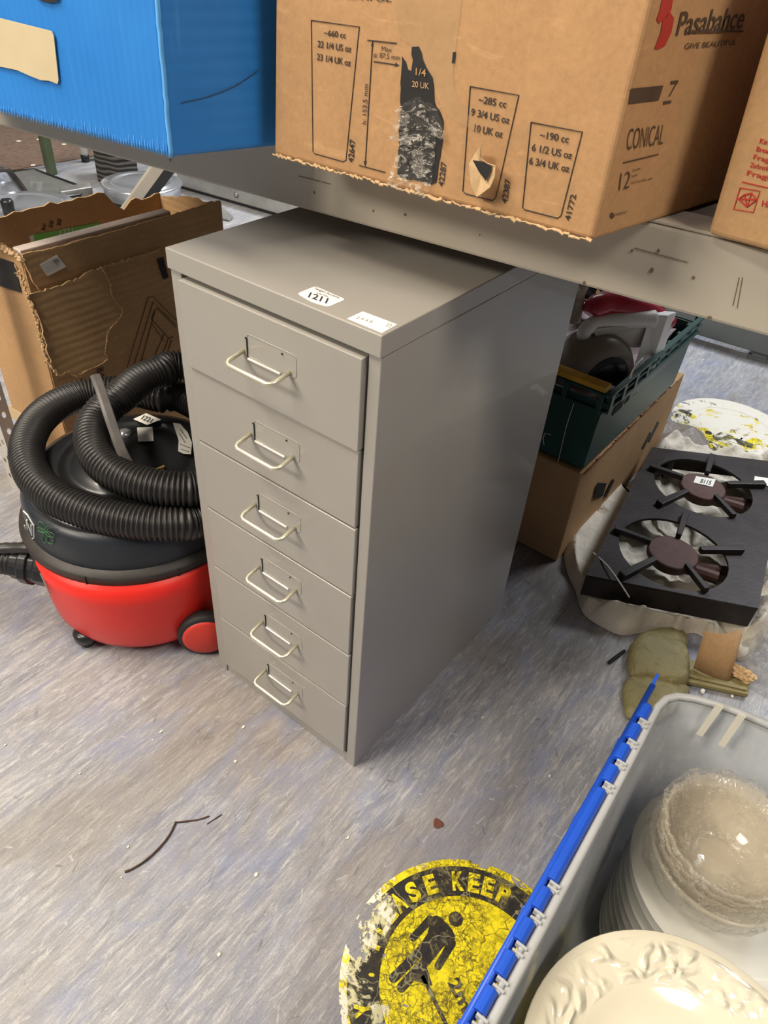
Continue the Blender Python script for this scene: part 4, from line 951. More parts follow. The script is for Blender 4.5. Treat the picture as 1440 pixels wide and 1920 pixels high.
# ================================================================== floor stickers
def floor_sticker(cen, R, ang0, label, worn, full, under=(232,228,206), bleach=0):
    cen = Vector((cen[0], cen[1], 0)); root = thing('floor_sticker', label, 'floor sticker', cen, rotz=0)
    my = decal_mat('decal_yellow', (242,222,32), worn*(0 if bleach else 1), under, cen[:2], bleach); mk = decal_mat('decal_black', (48,45,42), worn*.92*(0 if bleach else 1), under if bleach else (214,208,160), cen[:2], bleach)
    def ringbm(r0, r1, z, n=96):
        b_ = bmesh.new(); a = [b_.verts.new((cen.x+r0*math.cos(2*PI*i/n), cen.y+r0*math.sin(2*PI*i/n), z)) for i in range(n)] if r0 else None
        c = [b_.verts.new((cen.x+r1*math.cos(2*PI*i/n), cen.y+r1*math.sin(2*PI*i/n), z)) for i in range(n)]
        if a:
            for i in range(n): b_.faces.new((a[i], a[(i+1)%n], c[(i+1)%n], c[i]))
        else: b_.faces.new(c)
        return b_
    obj('yellow_disc', ringbm(0, R, .0006), my, root)
    obj('black_ring', ringbm(.100, .137, .0009), mk, root)
    b_ = bmesh.new()
    for s, a in full:
        t = math.radians(a+ang0); u = Vector((math.sin(t), -math.cos(t), 0)); v = Vector((math.cos(t), math.sin(t), 0))
        wd = {'I': .004, 'L': .0125, '.': .004}.get(s, .0150)
        base = cen+v*.1075+Vector((0,0,.0010)); text(b_, s, base-u*wd/2, base+u*wd/2, base+v*.0215-u*wd/2, .05, lift=.0002)
    obj('ring_lettering', b_, my, root)
    b_ = bmesh.new()
    def rot2(x, y):
        t = math.radians(ang0); return Vector((cen.x+x*math.cos(t)-y*math.sin(t), cen.y+x*math.sin(t)+y*math.cos(t), .0011))
    # striding figure: head, torso with arms, two legs
    def limb(a, b, r0, r1, z=0, n=10):
        A = Vector(a); B = Vector(b); d = (B-A).normalized(); s = Vector((-d.y, d.x)); P = []
        for i in range(n+1): t = PI*i/n; P.append(A-d*r0*math.sin(t)+s*r0*math.cos(t))
        for i in range(n+1): t = PI*i/n; P.append(B+d*r1*math.sin(t)-s*r1*math.cos(t))
        b_.faces.new([b_.verts.new(rot2(p.x, p.y)+Vector((0,0,z))) for p in P])
    limb((-.0490,.0535), (-.0489,.0536), .0088, .0088)
    b_.faces.new([b_.verts.new(rot2(x, y)+Vector((0,0,.00003))) for x, y in ((-.074,.036),(-.070,.042),(-.062,.0435),(-.046,.041),(-.039,.037),(-.036,.030),(-.0435,.018),(-.0455,-.008),(-.0665,-.006),(-.0665,.018))])
    limb((-.0735,.033), (-.0775,.003), .0046, .0042, .00006); limb((-.0375,.028), (-.0365,-.003), .0046, .0042, .00006)
    limb((-.0618,-.002), (-.0700,-.046), .0052, .0052, .00009); limb((-.0505,-.002), (-.0570,-.048), .0052, .0052, .00009)
    # mirrored neighbour figure, arrow and distance
    ar = [(-.050,-.010),(-.030,-.024),(-.049,-.033)]
    b_.faces.new([b_.verts.new(rot2(x, y)+Vector((0,0,.0001))) for x, y in ar])
    b_.faces.new([b_.verts.new(rot2(x, y)+Vector((0,0,.0001))) for x, y in ((-.044,-.021),(.010,-.046),(.008,-.050),(-.046,-.025))])
    A = rot2(-.018,-.010); B = rot2(.012,-.024); text(b_, '2m', A, B, A+(rot2(.006,.014)-rot2(0,0))*.9, .03, lift=.0002)
    obj('walking_figure_print', b_, mk, root)
    return root
full1 = [('P',195),('L',186.5),('E',177),('A',168),('S',157),('E',145),('K',127.5),('E',117.5),('E',108.5),('P',98.5),('Y',82),('Y',230),('.',213)]
floor_sticker((.557,-.13), .146, 0, 'yellow and black round floor sticker, PLEASE KEEP, partly under the storage bin', .72, full1)
c2 = Vector((.408,1.343,0)); pp = Zp(1392, 848, 0); a2 = math.degrees(math.atan2(pp.y-c2.y, pp.x-c2.x))-195
floor_sticker((c2.x, c2.y), .148, a2, 'badly worn round yellow and white floor sticker behind the gas burner', 1.0, full1, (226,220,206), 1)

# ================================================================== small floor litter
def twig(pts, r, name, label, m=M_twig):
    b_ = bmesh.new(); sp = spline([Zp(x, y, r) for x, y in pts], 5); tube(b_, sp, r, 7, rf=lambda k: r*(.75+.5*abs(noise.noise(sp[k]*90)))); return tag(obj(name, b_, m, None, smooth=True), label, name)
twig([(234,1635),(250,1628),(275,1612),(300,1588),(318,1565),(329,1543)], .0016, 'twig', 'long curved dry twig lying on the grey floor')
twig([(328,1542),(350,1540),(375,1536),(392,1530)], .0012, 'twig', 'straight short twig joining the end of the long curved one')
twig([(388,1545),(402,1536),(416,1527)], .0008, 'twig', 'tiny dark twig fragment at the far end of the twigs')
bm = bmesh.new(); c = Zp(821, 1545, .0); lathe(bm, [(.001,.0006),(.0065,.0006),(.007,.0014),(.005,.0018),(.001,.0015)], c, 14, mod=lambda a, z: 1+.15*math.sin(3*a)); tag(obj('dried_leaf', bm, M_leaf, None), 'small round reddish brown leaf on the floor before the cabinet', 'leaf')
bm = bmesh.new(); rnd = random.Random(8)
for (x, y) in ((286,1388),(302,1372),(240,1588),(456,1363),(441,1428),(10,1397),(228,1645),(620,1538),(652,1571),(1030,1455),(905,1345),(150,1450),(540,1330),(480,1640),(410,1790)):
    c = Zp(x, y, .0008); s = rnd.uniform(.0008,.0022)
    prism(bm, [c+Vector((s*math.cos(t*1.05)*rnd.uniform(.6,1.2), s*1.5*math.sin(t*1.05)*rnd.uniform(.6,1.2), 0)) for t in range(6)], (0,0,.0006))
tag(obj('crumbs', bm, M_speck, None), 'pale crumbs and paint specks scattered on the floor', 'crumbs', kind='stuff')
bm = bmesh.new(); A = Zp(1141, 1243, .003); B = Zp(1172, 1219, .003); tube(bm, [A, A*.6+B*.4, B*.95+A*.05, B], .003, 8, rf=lambda k: (.0032,.0034,.0026,.0012)[k]); tag(obj('pen_cap', bm, M_blk, None), 'small black plastic cap on the floor left of the olive pad', 'cap')

# ================================================================== cardboard box + green crate
cbx = Zp(1046, 1058, 0); zk = .212
xr = .300; xl_ = -.08; yn = .592; yf_ = 1.10
ob = thing('cardboard_box', 'plain tan cardboard box with cut hand slots under the green crate', 'box', (.11,.85,0))
bm = bmesh.new(); b4 = [Vector((xl_,yn,.001)), Vector((xr,yn,.001)), Vector((xr+.004,yf_,.001)), Vector((xl_,yf_,.001))]; carton_body(bm, b4, [p+Vector((0,0,zk-.001)) for p in b4]); obj('body', bm, M_oldcard, ob, bev=.003)
bm = bmesh.new(); OK = lambda x, y: Xp(x, y, xr+.003)
for pl in ([(1137,906),(1130,930),(1113,935),(1120,905)], [(1148,898),(1152,900),(1136,934),(1133,930)], [(1218,810),(1222,812),(1206,842),(1203,840)], [(1232,790),(1236,792),(1217,830),(1214,828)]):
    prism(bm, [OK(*p) for p in pl], (.0006,0,0))
obj('hand_slots', bm, M_blackblock, ob)
bm = bmesh.new(); rnd = random.Random(2)
for k in range(40):
    y = yn+.012*k; tube(bm, [(xr+.001,y,zk+rnd.uniform(-.004,.001)),(xr+.002,y+.013,zk+rnd.uniform(-.004,.001))], rnd.uniform(.001,.0025), 5)
obj('torn_top_edge', bm, mat('dark_torn_edge', (116,72,46), .9), ob)
# crate
cx1, cy0_, cy1_ = .296, .600, 1.02; cx0 = -.08; cz0, cz1 = zk+.004, .372
cr_ = thing('green_crate', 'dark green plastic crate full of kitchen things, on the cardboard box right of the cabinet', 'crate', (.11,.8,cz0))
def quadring(d, z): return [(cx0-d, cy0_-d*.6, z), (cx1+d, cy0_-d*.6, z), (cx1+d+.008, cy1_+d, z), (cx0-d, cy1_+d, z)]
bm = bmesh.new(); loft(bm, [quadring(-.006, cz0), quadring(0, cz0+.006), quadring(.002, cz0+.09), quadring(.006, cz1-.022), quadring(.008, cz1-.021)], cap0=True)
obj('walls', bm, M_crate, cr_, solid=.004, bev=.0015)
# open top band: rails and stubs
for z_, r_ in ((cz1-.003, .006), (cz1-.018, .0035), (cz1-.033, .005)):
    bm = bmesh.new(); q_ = quadring(.010, z_); q_.append(q_[0])
    for A, B in zip(q_, q_[1:]):
        A, B = Vector(A), Vector(B); d = (B-A).normalized(); s = Vector((d.y,-d.x,0))*r_; M_ = None
        prism(bm, [A-s*.8, B-s*.8, B+s*.8, A+s*.8], (0,0,r_*.9))
    obj('rail', bm, M_crate, cr_, bev=.001)
bm = bmesh.new()
for k in range(9):
    y = cy0_+.004+k*(cy1_-cy0_)/8
    bm = bmesh.new(); box(bm, (cx1+.006,y-.006,cz1-.035), (cx1+.016,y+.006,cz1)); obj('rib', bm, M_crate, cr_, bev=.0008)
for k in range(7):
    x = cx0+k*(cx1-cx0)/6; bm = bmesh.new(); box(bm, (x-.004,cy0_-.012,cz1-.035), (x+.004,cy0_-.002,cz1)); obj('rib', bm, M_crate, cr_, bev=.0008)
bm = bmesh.new()
for (ya, yb, za, zb_) in ((.66,.70,.045,.052),(.71,.73,.040,.056),(.75,.77,.040,.056),(.79,.82,.040,.056)):
    prism(bm, [(cx1+.0055,ya,cz0+.10-za*.3),(cx1+.0058,yb,cz0+.10-za*.3),(cx1+.0060,yb,cz0+.10+zb_*.1),(cx1+.0058,ya,cz0+.10+zb_*.1)], (.0008,0,0))
obj('moulded_lettering', bm, M_slotdark, cr_)
bm = bmesh.new(); pth = [Yp(x, y, cy0_-.004) for x, y in ((1076,757),(1068,780),(1062,800),(1056,825),(1050,850),(1046,868))]; tube(bm, pth, .0006, 4)
pth = [Yp(x, y, cy0_-.004) for x, y in ((1033,815),(1022,812),(1018,822),(1020,834))]; tube(bm, pth, .0007, 4); obj('chalk_marks', bm, M_white, cr_)
# yellow bar lying on crate's front rail
A = Yp(1052,694, cy0_-.002); B = Yp(1153,728, cy0_-.002)
bm = bmesh.new(); zz = cz1+.0035; box(bm, (.19,cy0_-.010,zz), (cx1+.004,cy0_+.012,zz+.010)); tag(obj('yellow_bar', bm, M_yellow, None, bev=.0015), 'yellow plastic bar lying along the front rail of the green crate', 'bar')
# grey domed appliance
gc = Zp(1150, 672, .375); gd = Vector((.86,-.5,0)).normalized(); Mg = Matrix.Translation(Vector((gc.x-.030, gc.y-.004, .342))) @ gd.to_track_quat('Z','Y').to_matrix().to_4x4()
bm = bmesh.new(); lathe(bm, [(.050,-.048),(.064,-.044),(.070,-.030),(.0715,-.028),(.073,.0),(.0715,.018),(.070,.022),(.062,.036),(.048,.040)], n=56, M=Mg)
ga = thing('grey_appliance', 'dark grey domed appliance lying on its side in the green crate', 'appliance', (gc.x, gc.y, .275))
obj('housing', bm, M_greyapp, ga, smooth=True)
bm = bmesh.new(); lathe(bm, [(.048,.038),(.044,.043),(.030,.045),(.002,.046)], n=48, M=Mg, cap=False); obj('glossy_face', bm, M_blk, ga, smooth=True)
# white appliance
wa = thing('white_appliance', 'white glossy moulded appliance with a hollow side, behind the grey one in the crate', 'appliance', (.22,.83,.30))
zA = .43
def WZ(x, y, z=zA): return Zp(x, y, z)
bm = bmesh.new()
path = [WZ(1094,632,.40), WZ(1098,618,.425), WZ(1115,607,.43), WZ(1150,602,.432), WZ(1190,599,.434), WZ(1225,598,.434)]
sp = spline(path, 6); rf = lambda k: .012+.004*k/len(sp); tube(bm, sp, .012, 14, rf=rf)
obj('arched_top', bm, M_white, wa, smooth=True)
bm = bmesh.new(); A = WZ(1218,589,.445); B = WZ(1252,592,.445); Cc = WZ(1236,640,.40); D = WZ(1200,650,.40)
prism(bm, [A, B, Cc+Vector((0,0,-.06)), D+Vector((0,0,-.06))], (.006,.03,0)); obj('end_block', bm, M_white, wa, bev=.005, seg=3)
bm = bmesh.new(); prism(bm, [WZ(1108,618,.43), WZ(1226,604,.43), WZ(1216,655,.38), WZ(1160,650,.38), WZ(1120,640,.40)], (-.01,.03,0)); obj('hollow_side', bm, mat('shaded_white_plastic', (196,190,178), .35), wa, bev=.004)  # shade of the hollow side painted as a darker tone of the white
bm = bmesh.new(); tube(bm, [WZ(1188,628,.40), WZ(1214,638,.395)], .004, 10); obj('chrome_button', bm, M_chrome, wa, smooth=True)
# red hair-dryer like body
bm = bmesh.new(); sp = spline([Zp(1108,590,.44), Zp(1118,577,.45), Zp(1140,572,.45), Zp(1175,576,.448), Zp(1215,584,.44), Zp(1260,606,.42)], 6); tube(bm, sp, .02, 16, rf=lambda k: .010+.014*math.sin(PI*min(1, .15+k/len(sp)*.85)))
tag(obj('red_kitchen_gadget', bm, M_maroon, None, smooth=True), 'rounded glossy crimson handle piece lying behind the white appliance in the crate', 'handle')
# pale figurine, patterned cloth, dark tray
bm = bmesh.new(); fz = [Zp(1072,600,.42), Zp(1080,570,.45), Zp(1086,550,.47), Zp(1096,532,.50)]; tube(bm, spline(fz, 5), .012, 12, rf=lambda k: .016-.0005*k); tag(obj('ivory_ornament', bm, mat('ivory_ceramic', (176,166,146), .35), None, smooth=True), 'pale ivory ornament standing in the back left of the green crate', 'ornament')
bm = bmesh.new(); bmesh.ops.create_grid(bm, x_segments=30, y_segments=30, size=.5)
for v in bm.verts: v.co = Vector((.10+v.co.x*.36, .80+v.co.y*.38, .335+.02*noise.noise(Vector((v.co.x*9, v.co.y*9, 2)))))
tag(obj('patterned_cloth', bm, cloth_mat('mauve_cloth', (136,116,120)), None, smooth=True, solid=.003), 'crumpled mauve patterned cloth filling the green crate', 'cloth')
bm = bmesh.new(); tube(bm, spline([Zp(1205,672,.38), Zp(1192,685,.378), Zp(1184,700,.376), Zp(1180,716,.372)], 6), .0016, 6); tag(obj('white_cable', bm, M_label, None, smooth=True), 'thin pale cable looping over the right rail of the crate', 'cable')
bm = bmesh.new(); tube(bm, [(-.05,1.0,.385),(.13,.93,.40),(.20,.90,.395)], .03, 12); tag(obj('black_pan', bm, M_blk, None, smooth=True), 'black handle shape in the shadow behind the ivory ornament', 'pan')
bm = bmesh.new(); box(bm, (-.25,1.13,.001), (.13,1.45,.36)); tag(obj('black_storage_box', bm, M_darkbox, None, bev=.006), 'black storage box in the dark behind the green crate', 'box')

# ================================================================== gas burner on sack
sz = .052; sA = Zp(1100,1078,sz+.03); sB = Zp(1422,1140,sz+.03); sD = Zp(1222,838,sz+.03); sE = Zp(1476,868,sz+.03); TZ = sz+.03
sx_ = (sB-sA); sx_.z = 0; sxl = sx_.length; su = sx_.normalized(); sv = (sD-sA); sv.z = 0; svl = sv.length; sv = sv.normalized()
st = thing('gas_burner', 'black cast iron double ring gas burner standing on a white sack', 'gas burner', sA+su*.14+sv*.24-Vector((0,0,TZ)))
def SU(a, b, z): p = sA+su*a+sv*b; return Vector((p.x, p.y, z))
b1 = Zp(1262,1036,TZ); b2 = Zp(1318,912,TZ)
def circ_loc(c, r, n=32):
    M = frame(Vector((sA.x, sA.y, 0)), su, sv); inv = M.inverted(); l = inv @ Vector((c.x, c.y, 0)); return [(l.x+r*math.cos(2*PI*i/n), l.y+r*math.sin(2*PI*i/n)) for i in range(n)], l
M_ = frame(Vector((sA.x, sA.y, TZ-.003)), su, sv)
h1, l1 = circ_loc(b1, .098); h2, l2 = circ_loc(b2, .098)
vv = (M_.inverted() @ sD); ee = (M_.inverted() @ sE)
out = [(0,0),(sxl,0),(ee.x,ee.y),(vv.x,vv.y)]
bm = bmesh.new(); cutout(bm, [out, h1, h2], .005, M_); obj('top_plate', bm, M_iron, st)
bm = bmesh.new()
W4 = [M_ @ Vector((x, y, 0)) for x, y in out]
for A, B in zip(W4, W4[1:]+W4[:1]):
    d = (B-A).normalized(); s = Vector((-d.y, d.x, 0))*.005; prism(bm, [A, B, B+s, A+s], (0,0,-.046))
obj('side_skirt', bm, M_iron, st, bev=.0015)
for cc_, big in ((b1, 1), (b2, 1)):
    bm = bmesh.new(); cz_ = TZ-.014; lathe(bm, [(.020,cz_-.014),(.036,cz_-.010),(.042,cz_+.002),(.0455,cz_+.004),(.0455,cz_+.014),(.043,cz_+.0155),(.001,cz_+.014)], (cc_.x, cc_.y, 0), 40); bh = obj('burner_head', bm, M_burner, st, smooth=False, bev=.001)
    bm = bmesh.new(); A = Vector((cc_.x, cc_.y, cz_-.010)); tube(bm, [A, A+su*.09-sv*.02], .012, 10); tube(bm, [A, A+su*.12+sv*.01+Vector((0,0,-.003))], .009, 10); obj('gas_pipe', bm, M_burner, bh)
    for k in range(5):
        a = math.radians((12, 84, 156, 228, 300)[k]+8); d = su*math.cos(a)+sv*math.sin(a); s = Vector((-d.y, d.x, 0))*.0048
        A = Vector((cc_.x, cc_.y, TZ-.001))+d*.046; B = Vector((cc_.x, cc_.y, TZ-.001))+d*.122
        bm = bmesh.new(); prism(bm, [A-s, B-s*1.4, B+s*1.4, A+s], (0,0,.012)); obj('pan_support', bm, M_iron, st, bev=.0015)
for a, b in ((.03,.03),(sxl-.03,.03),(sxl-.03,svl-.03),(.05,svl-.03)):
    bm = bmesh.new(); q_ = SU(a, b, 0); lathe(bm, [(.008,.030),(.010,.05),(.008,TZ-.006)], (q_.x, q_.y, 0), 12); obj('leg', bm, M_iron, st)
bm = bmesh.new(); prism(bm, [Zp(1305,893,TZ+.001), Zp(1342,899,TZ+.001), Zp(1336,913,TZ+.001), Zp(1300,905,TZ+.001)], (0,0,.0005)); sl = obj('number_label', bm, M_label, st)
bm = bmesh.new(); text(bm, '8115', Zp(1312,905,TZ+.0015), Zp(1332,909,TZ+.0015), Zp(1315,898,TZ+.0015), .02); obj('lettering', bm, M_labelink, sl)
bm = bmesh.new(); prism(bm, [Zp(1415,893,TZ+.001), Zp(1460,900,TZ+.001), Zp(1456,915,TZ+.001), Zp(1413,905,TZ+.001)], (0,0,.0005)); obj('number_label', bm, M_label, st)
# sack: folded woven cloth spread under and around the burner
sack_out = [(1168,925),(1150,918),(1125,940),(1085,975),(1058,1020),(1062,1070),(1078,1110),(1092,1150),(1125,1175),(1165,1192),(1205,1187),(1245,1185),(1262,1198),(1300,1188),(1330,1205),(1362,1225),(1385,1240),(1405,1232),(1440,1195),(1500,1190),(1560,1100),(1560,960),(1500,880),(1400,860),(1300,850),(1240,840)]
sp = spline([Zp(x, y, .0) for x, y in sack_out], 10, closed=True)
cxy = SU(sxl/2, svl*.42, 0); bm = bmesh.new(); NR = 60; rings = []
for j in range(NR+1):
    t = (j/NR)**1.25; ring = []
    for i, p in enumerate(sp):
        q_ = p+(cxy-p)*(t**1.15*.985)
        d_ = (p-cxy).length*t**1.15
        dist = d_
        edge_ = (p-q_).length; bulge = .062*(1-math.exp(-edge_/.018)) if t else 0
        # sag back down under the burner plate
        inner = max(0, min(1, (edge_-.07)/.06)); h = bulge*(1-inner)+.018*inner
        wv = .9-2.2*abs(noise.noise(Vector((q_.x*17+1.5*noise.noise(q_*9), q_.y*17, .3))))-.6*abs(noise.noise(Vector((q_.x*42, q_.y*42, 3.3))))
        fold = math.sin(i*.22+9*noise.noise(q_*9))*.005
        z_ = .0015+max(0, h*(.75+.5*noise.noise(q_*12))+(wv*.022+fold*1.3)*min(1, edge_/.02)*(1-.5*inner))
        l_ = M_.inverted() @ Vector((q_.x, q_.y, 0))
        do_ = max(-l_.x, l_.x-(sxl+(ee.x-sxl)*l_.y/svl), -l_.y, l_.y-svl); z_ = min(z_, .029+max(0, do_-.004)*1.6)
        ring.append(bm.verts.new((q_.x, q_.y, z_)))
    rings.append(ring)
for a, b in zip(rings, rings[1:]):
    for i in range(len(a)): bm.faces.new((a[i], a[(i+1)%len(a)], b[(i+1)%len(a)], b[i]))
bm.faces.new(rings[-1])
tag(obj('woven_sack', bm, M_sack, None, smooth=True), 'crumpled off-white woven sack spread under the gas burner', 'sack')
bm = bmesh.new(); tube(bm, spline([Zp(1112,1036,.075), Zp(1140,1062,.088), Zp(1162,1092,.087), Zp(1180,1120,.062)], 6), .0013, 6); tag(obj('string', bm, M_label, None, smooth=True), 'white string trailing over the left corner of the gas burner', 'string')
# grey film sheet behind the burner
bm = bmesh.new(); P_ = [Zp(1252,790,.06), Zp(1300,800,.045), Zp(1318,812,.03), Zp(1335,850,.01), Zp(1300,850,.02), Zp(1228,840,.03), Zp(1235,815,.05)]
prism(bm, P_, (0,0,.0015)); tag(obj('plastic_sheet', bm, translucent('grey_film', (168,158,150), .8, .3, bump=.4), None), 'greyish plastic sheet between the cardboard box and the worn sticker', 'plastic sheet')

# ================================================================== olive pads, slat, card sleeve, bubble wrap
def pad(pix, zc_, h, name, label, seed):
    ctr = Vector((0,0,0)); P = [Zp(x, y, .003) for x, y in pix]
    for p in P: ctr += p/len(P)
    sp = spline(P, 6, closed=True); bm = bmesh.new(); R_ = []
    for t, z_ in ((1.0,.0),(1.03,.25),(1.0,.55),(.93,.85),(.8,1.0),(.5,1.02),(.2,1.0)):
        R_.append([bm.verts.new(ctr+(p-ctr)*t+Vector((0,0,zc_+h*z_+.006*z_*noise.noise(p*22+Vector((seed,t*3,0)))))) for p in sp])
    for a, b in zip(R_, R_[1:]):
        for i in range(len(a)): bm.faces.new((a[i], a[(i+1)%len(a)], b[(i+1)%len(a)], b[i]))
    bm.faces.new(R_[0][::-1]); bm.faces.new(R_[-1])
    return tag(obj(name, bm, M_olive, None, smooth=True), label, 'pad', 'olive quilted pads')
pad([(1192,1200),(1230,1188),(1272,1186),(1287,1205),(1278,1228),(1250,1240),(1215,1238),(1190,1225)], 0, .018, 'olive_pad', 'olive green padded piece tucked against the sack', 1)
pad([(1170,1282),(1200,1270),(1250,1278),(1290,1300),(1240,1355),(1180,1350),(1168,1320)], 0, .016, 'olive_pad', 'olive green padded piece nearest the blue bin lid', 3)
pad([(1176,1228),(1196,1206),(1240,1206),(1278,1220),(1287,1250),(1284,1285),(1262,1292),(1220,1282),(1180,1272)], .004, .022, 'olive_pad', 'olive green padded piece in the middle of the three, overlapping both', 2)
bm = bmesh.new(); A = [Zp(1280,1238,.003), Zp(1405,1275,.003), Zp(1400,1308,.003), Zp(1280,1282,.003)]; prism(bm, A, (0,0,.008))
B = [Zp(1282,1262,.012), Zp(1402,1290,.012), Zp(1401,1296,.012), Zp(1282,1268,.012)]; prism(bm, B, (0,0,.002)); tag(obj('olive_strip', bm, M_olive2, None, bev=.001), 'long flat olive strip on the floor right of the olive pads', 'strip')
bm = bmesh.new(); prev = None
for k in range(9):
    t = k/8; xt = 1322+(1388-1322)*t; xb = 1300+(1366-1300)*t; bulge = 9*math.sin(PI*t)
    yt_ = 1182+8*math.sin(PI*t)-2*t; ybb = 1252+25*t+3*math.sin(PI*t)
    a = bm.verts.new(Zp(xt, yt_, .085)); b = bm.verts.new(Zp(xb, ybb, .014))
    if prev: bm.faces.new((prev[0], a, b, prev[1]))
    prev = (a, b)
ta = bm.verts.new(Zp(1390,1190,.060)); tb = bm.verts.new(Zp(1372,1262,.014)); bm.faces.new((prev[0], ta, tb, prev[1]))
tag(obj('card_sleeve', bm, M_card2, None, solid=.0025, smooth=True), 'small upright piece of curved brown corrugated card beside the olive slat', 'card')
bm = bmesh.new(); bmesh.ops.create_icosphere(bm, subdivisions=4, radius=1)
cpt = Zp(1385,1266,.012)
for v in bm.verts: n_ = noise.turbulence(v.co*2.2, 3, True); v.co = Vector((cpt.x+v.co.x*.026*(.7+.5*n_), cpt.y+v.co.y*.013*(.7+.5*n_), max(.012, .018+v.co.z*.012*(.5+n_))))
tag(obj('crumpled_paper', bm, M_tornedge, None), 'small crumpled scrap of brown paper beside the upright card', 'paper')
bm = bmesh.new(); bmesh.ops.create_grid(bm, x_segments=70, y_segments=50, size=.5)
o0 = Zp(1408,1205,0); 
for v in bm.verts:
    x, y = v.co.x+.5, v.co.y+.5; hx = .16*x; hy = .14*y
    px_ = Vector((o0.x+hx-.018*y, o0.y-.10+hy*.9-.0, 0)); edge = min(x, 1-x, y, 1-y)
    z_ = .004+min(1, edge*7)*(.016+.03*abs(noise.turbulence(Vector((x*5, y*5, 7)), 3, True))); z_ += .0018*math.sin(x*95)*math.sin(y*80)*min(1, edge*10)
    v.co = Vector((px_.x+.01*noise.noise(Vector((y*6, 1, 0))), px_.y+.01*noise.noise(Vector((x*6, 5, 0))), z_))
tag(obj('bubble_wrap', bm, M_bubble, None, smooth=True), 'crumpled clear bubble wrap beside the storage bin, below the sack', 'bubble wrap')
for i, (x, y, s) in enumerate(((1318,1296,.004),(1373,1305,.0025))):
    bm = bmesh.new(); bmesh.ops.create_icosphere(bm, subdivisions=2, radius=s)
    c = Zp(x, y, s)
    for v in bm.verts: v.co = v.co*(1+.3*noise.noise(v.co*400))+c
    tag(obj('foam_crumb', bm, M_label, None), ('larger' if i == 0 else 'smaller')+' white crumb on the floor below the olive slat', 'crumb')

# ================================================================== far background, right: low rail
def vbox_px(p0, p1, h, dep, z0=0):
    A = Zp(*p0, z0); B = Zp(*p1, z0); d = (B-A).normalized(); n = Vector((-d.y, d.x, 0))
    if n.dot(A-CAMP) < 0: n = -n
    bm = bmesh.new(); prism(bm, [A, B, B+n*dep, A+n*dep], (0,0,h)); return bm, A, B, d, n
rr_ = thing('rear_rack_rail', 'low dark grey rack rail running along the floor at the far right', 'rack rail', Zp(1300,618,.05))
A = Zp(1180,590,.02); B = Zp(1440,668,.02); bd2 = (B-A).normalized(); A = A-bd2*.1; B = B+bd2*.8; n2 = Vector((-bd2.y, bd2.x, 0))
bm = bmesh.new(); prism(bm, [A, B, B+n2*.03, A+n2*.03], (0,0,.075)); obj('rail_face', bm, M_rail, rr_, bev=.003)
bm = bmesh.new(); C0 = Zp(1408,668,0); prism(bm, [C0-n2*.006, C0+bd2*.045-n2*.006, C0+bd2*.045+n2*.04, C0+n2*.04], (0,0,.14)); obj('upright', bm, M_rail, rr_, bev=.003)
bm = bmesh.new(); prism(bm, [C0-n2*.02-bd2*.01, C0+bd2*.07-n2*.02, C0+bd2*.07+n2*.06, C0+n2*.06-bd2*.01], (0,0,.006)); obj('foot_plate', bm, M_rail, rr_, bev=.001)
bm = bmesh.new()
for z_ in (.04,.065): 
    q_ = C0+bd2*.02-n2*.0065+Vector((0,0,z_)); lathe(bm, [(.004,0),(.004,.001)], n=10, M=Matrix.Translation(q_) @ (-n2).to_track_quat('Z','Y').to_matrix().to_4x4())
obj('bolt', bm, M_slotdark, rr_)
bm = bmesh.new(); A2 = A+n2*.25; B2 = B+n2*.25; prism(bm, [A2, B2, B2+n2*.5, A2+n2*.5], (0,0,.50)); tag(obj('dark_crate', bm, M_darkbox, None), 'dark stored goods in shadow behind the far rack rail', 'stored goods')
# far background, left: galvanised rail
gr = thing('galvanised_rail', 'long shiny galvanised rail low on the floor behind the torn carton', 'rack rail', Zp(460,390,0))
A = Zp(350,352,.012); B = Zp(525,402,.012); d = (B-A).normalized(); n = Vector((-d.y, d.x, 0)); 
if n.dot(A-CAMP) < 0: n = -n
A = A-d*.05; B = B+d*.5
bm = bmesh.new(); prism(bm, [A, B, B+n*.02, A+n*.02], (0,0,.085)); obj('rail_face', bm, M_alum, gr, bev=.003)
bm = bmesh.new(); prism(bm, [A+n*.004-Vector((0,0,.011)), B+n*.004-Vector((0,0,.011)), B+n*.02-Vector((0,0,.011)), A+n*.02-Vector((0,0,.011))], (0,0,.011)); obj('gap_shade_strip', bm, M_blk, gr)  # black strip standing in for the shaded gap beneath the rail
bm = bmesh.new(); q_ = Pp(443,365, A, n)-n*.001; lathe(bm, [(.010,0),(.012,.002),(.004,.004)], n=14, M=Matrix.Translation(q_) @ (-n).to_track_quat('Z','Y').to_matrix().to_4x4()); obj('rivet', bm, M_alum, gr, smooth=True)
bm = bmesh.new(); prism(bm, [Zp(413,388,.004), Zp(437,408,.004), Zp(430,414,.004), Zp(414,410,.004)], (0,0,.006)); tag(obj('grey_wedge', bm, M_alum, None), 'small grey metal wedge on the pale floor between the torn carton and the cabinet', 'metal scrap')
# inclined metal bar
bm = bmesh.new(); P0 = Zp(260,356,.06); P1 = Zp(300,318,.10)
A = Zp(258,372,.12); B = Zp(310,300,.28); A = A-(B-A)*((A.z-.016)/(B.z-A.z)); s = Vector((.024,.012,0)); u_ = Vector((0,0,.012))
prism(bm, [A-s, A+s*.7, B+s*.7, B-s], (0,0,.012)); prism(bm, [A+s*.7, A+s*1.7, B+s*1.7, B+s*.7], (0,0,-.015), mi=1)
tag(obj('inclined_bar', bm, [M_beam, M_blk], None), 'beige steel angle bar leaning up from behind the torn carton', 'metal bar')
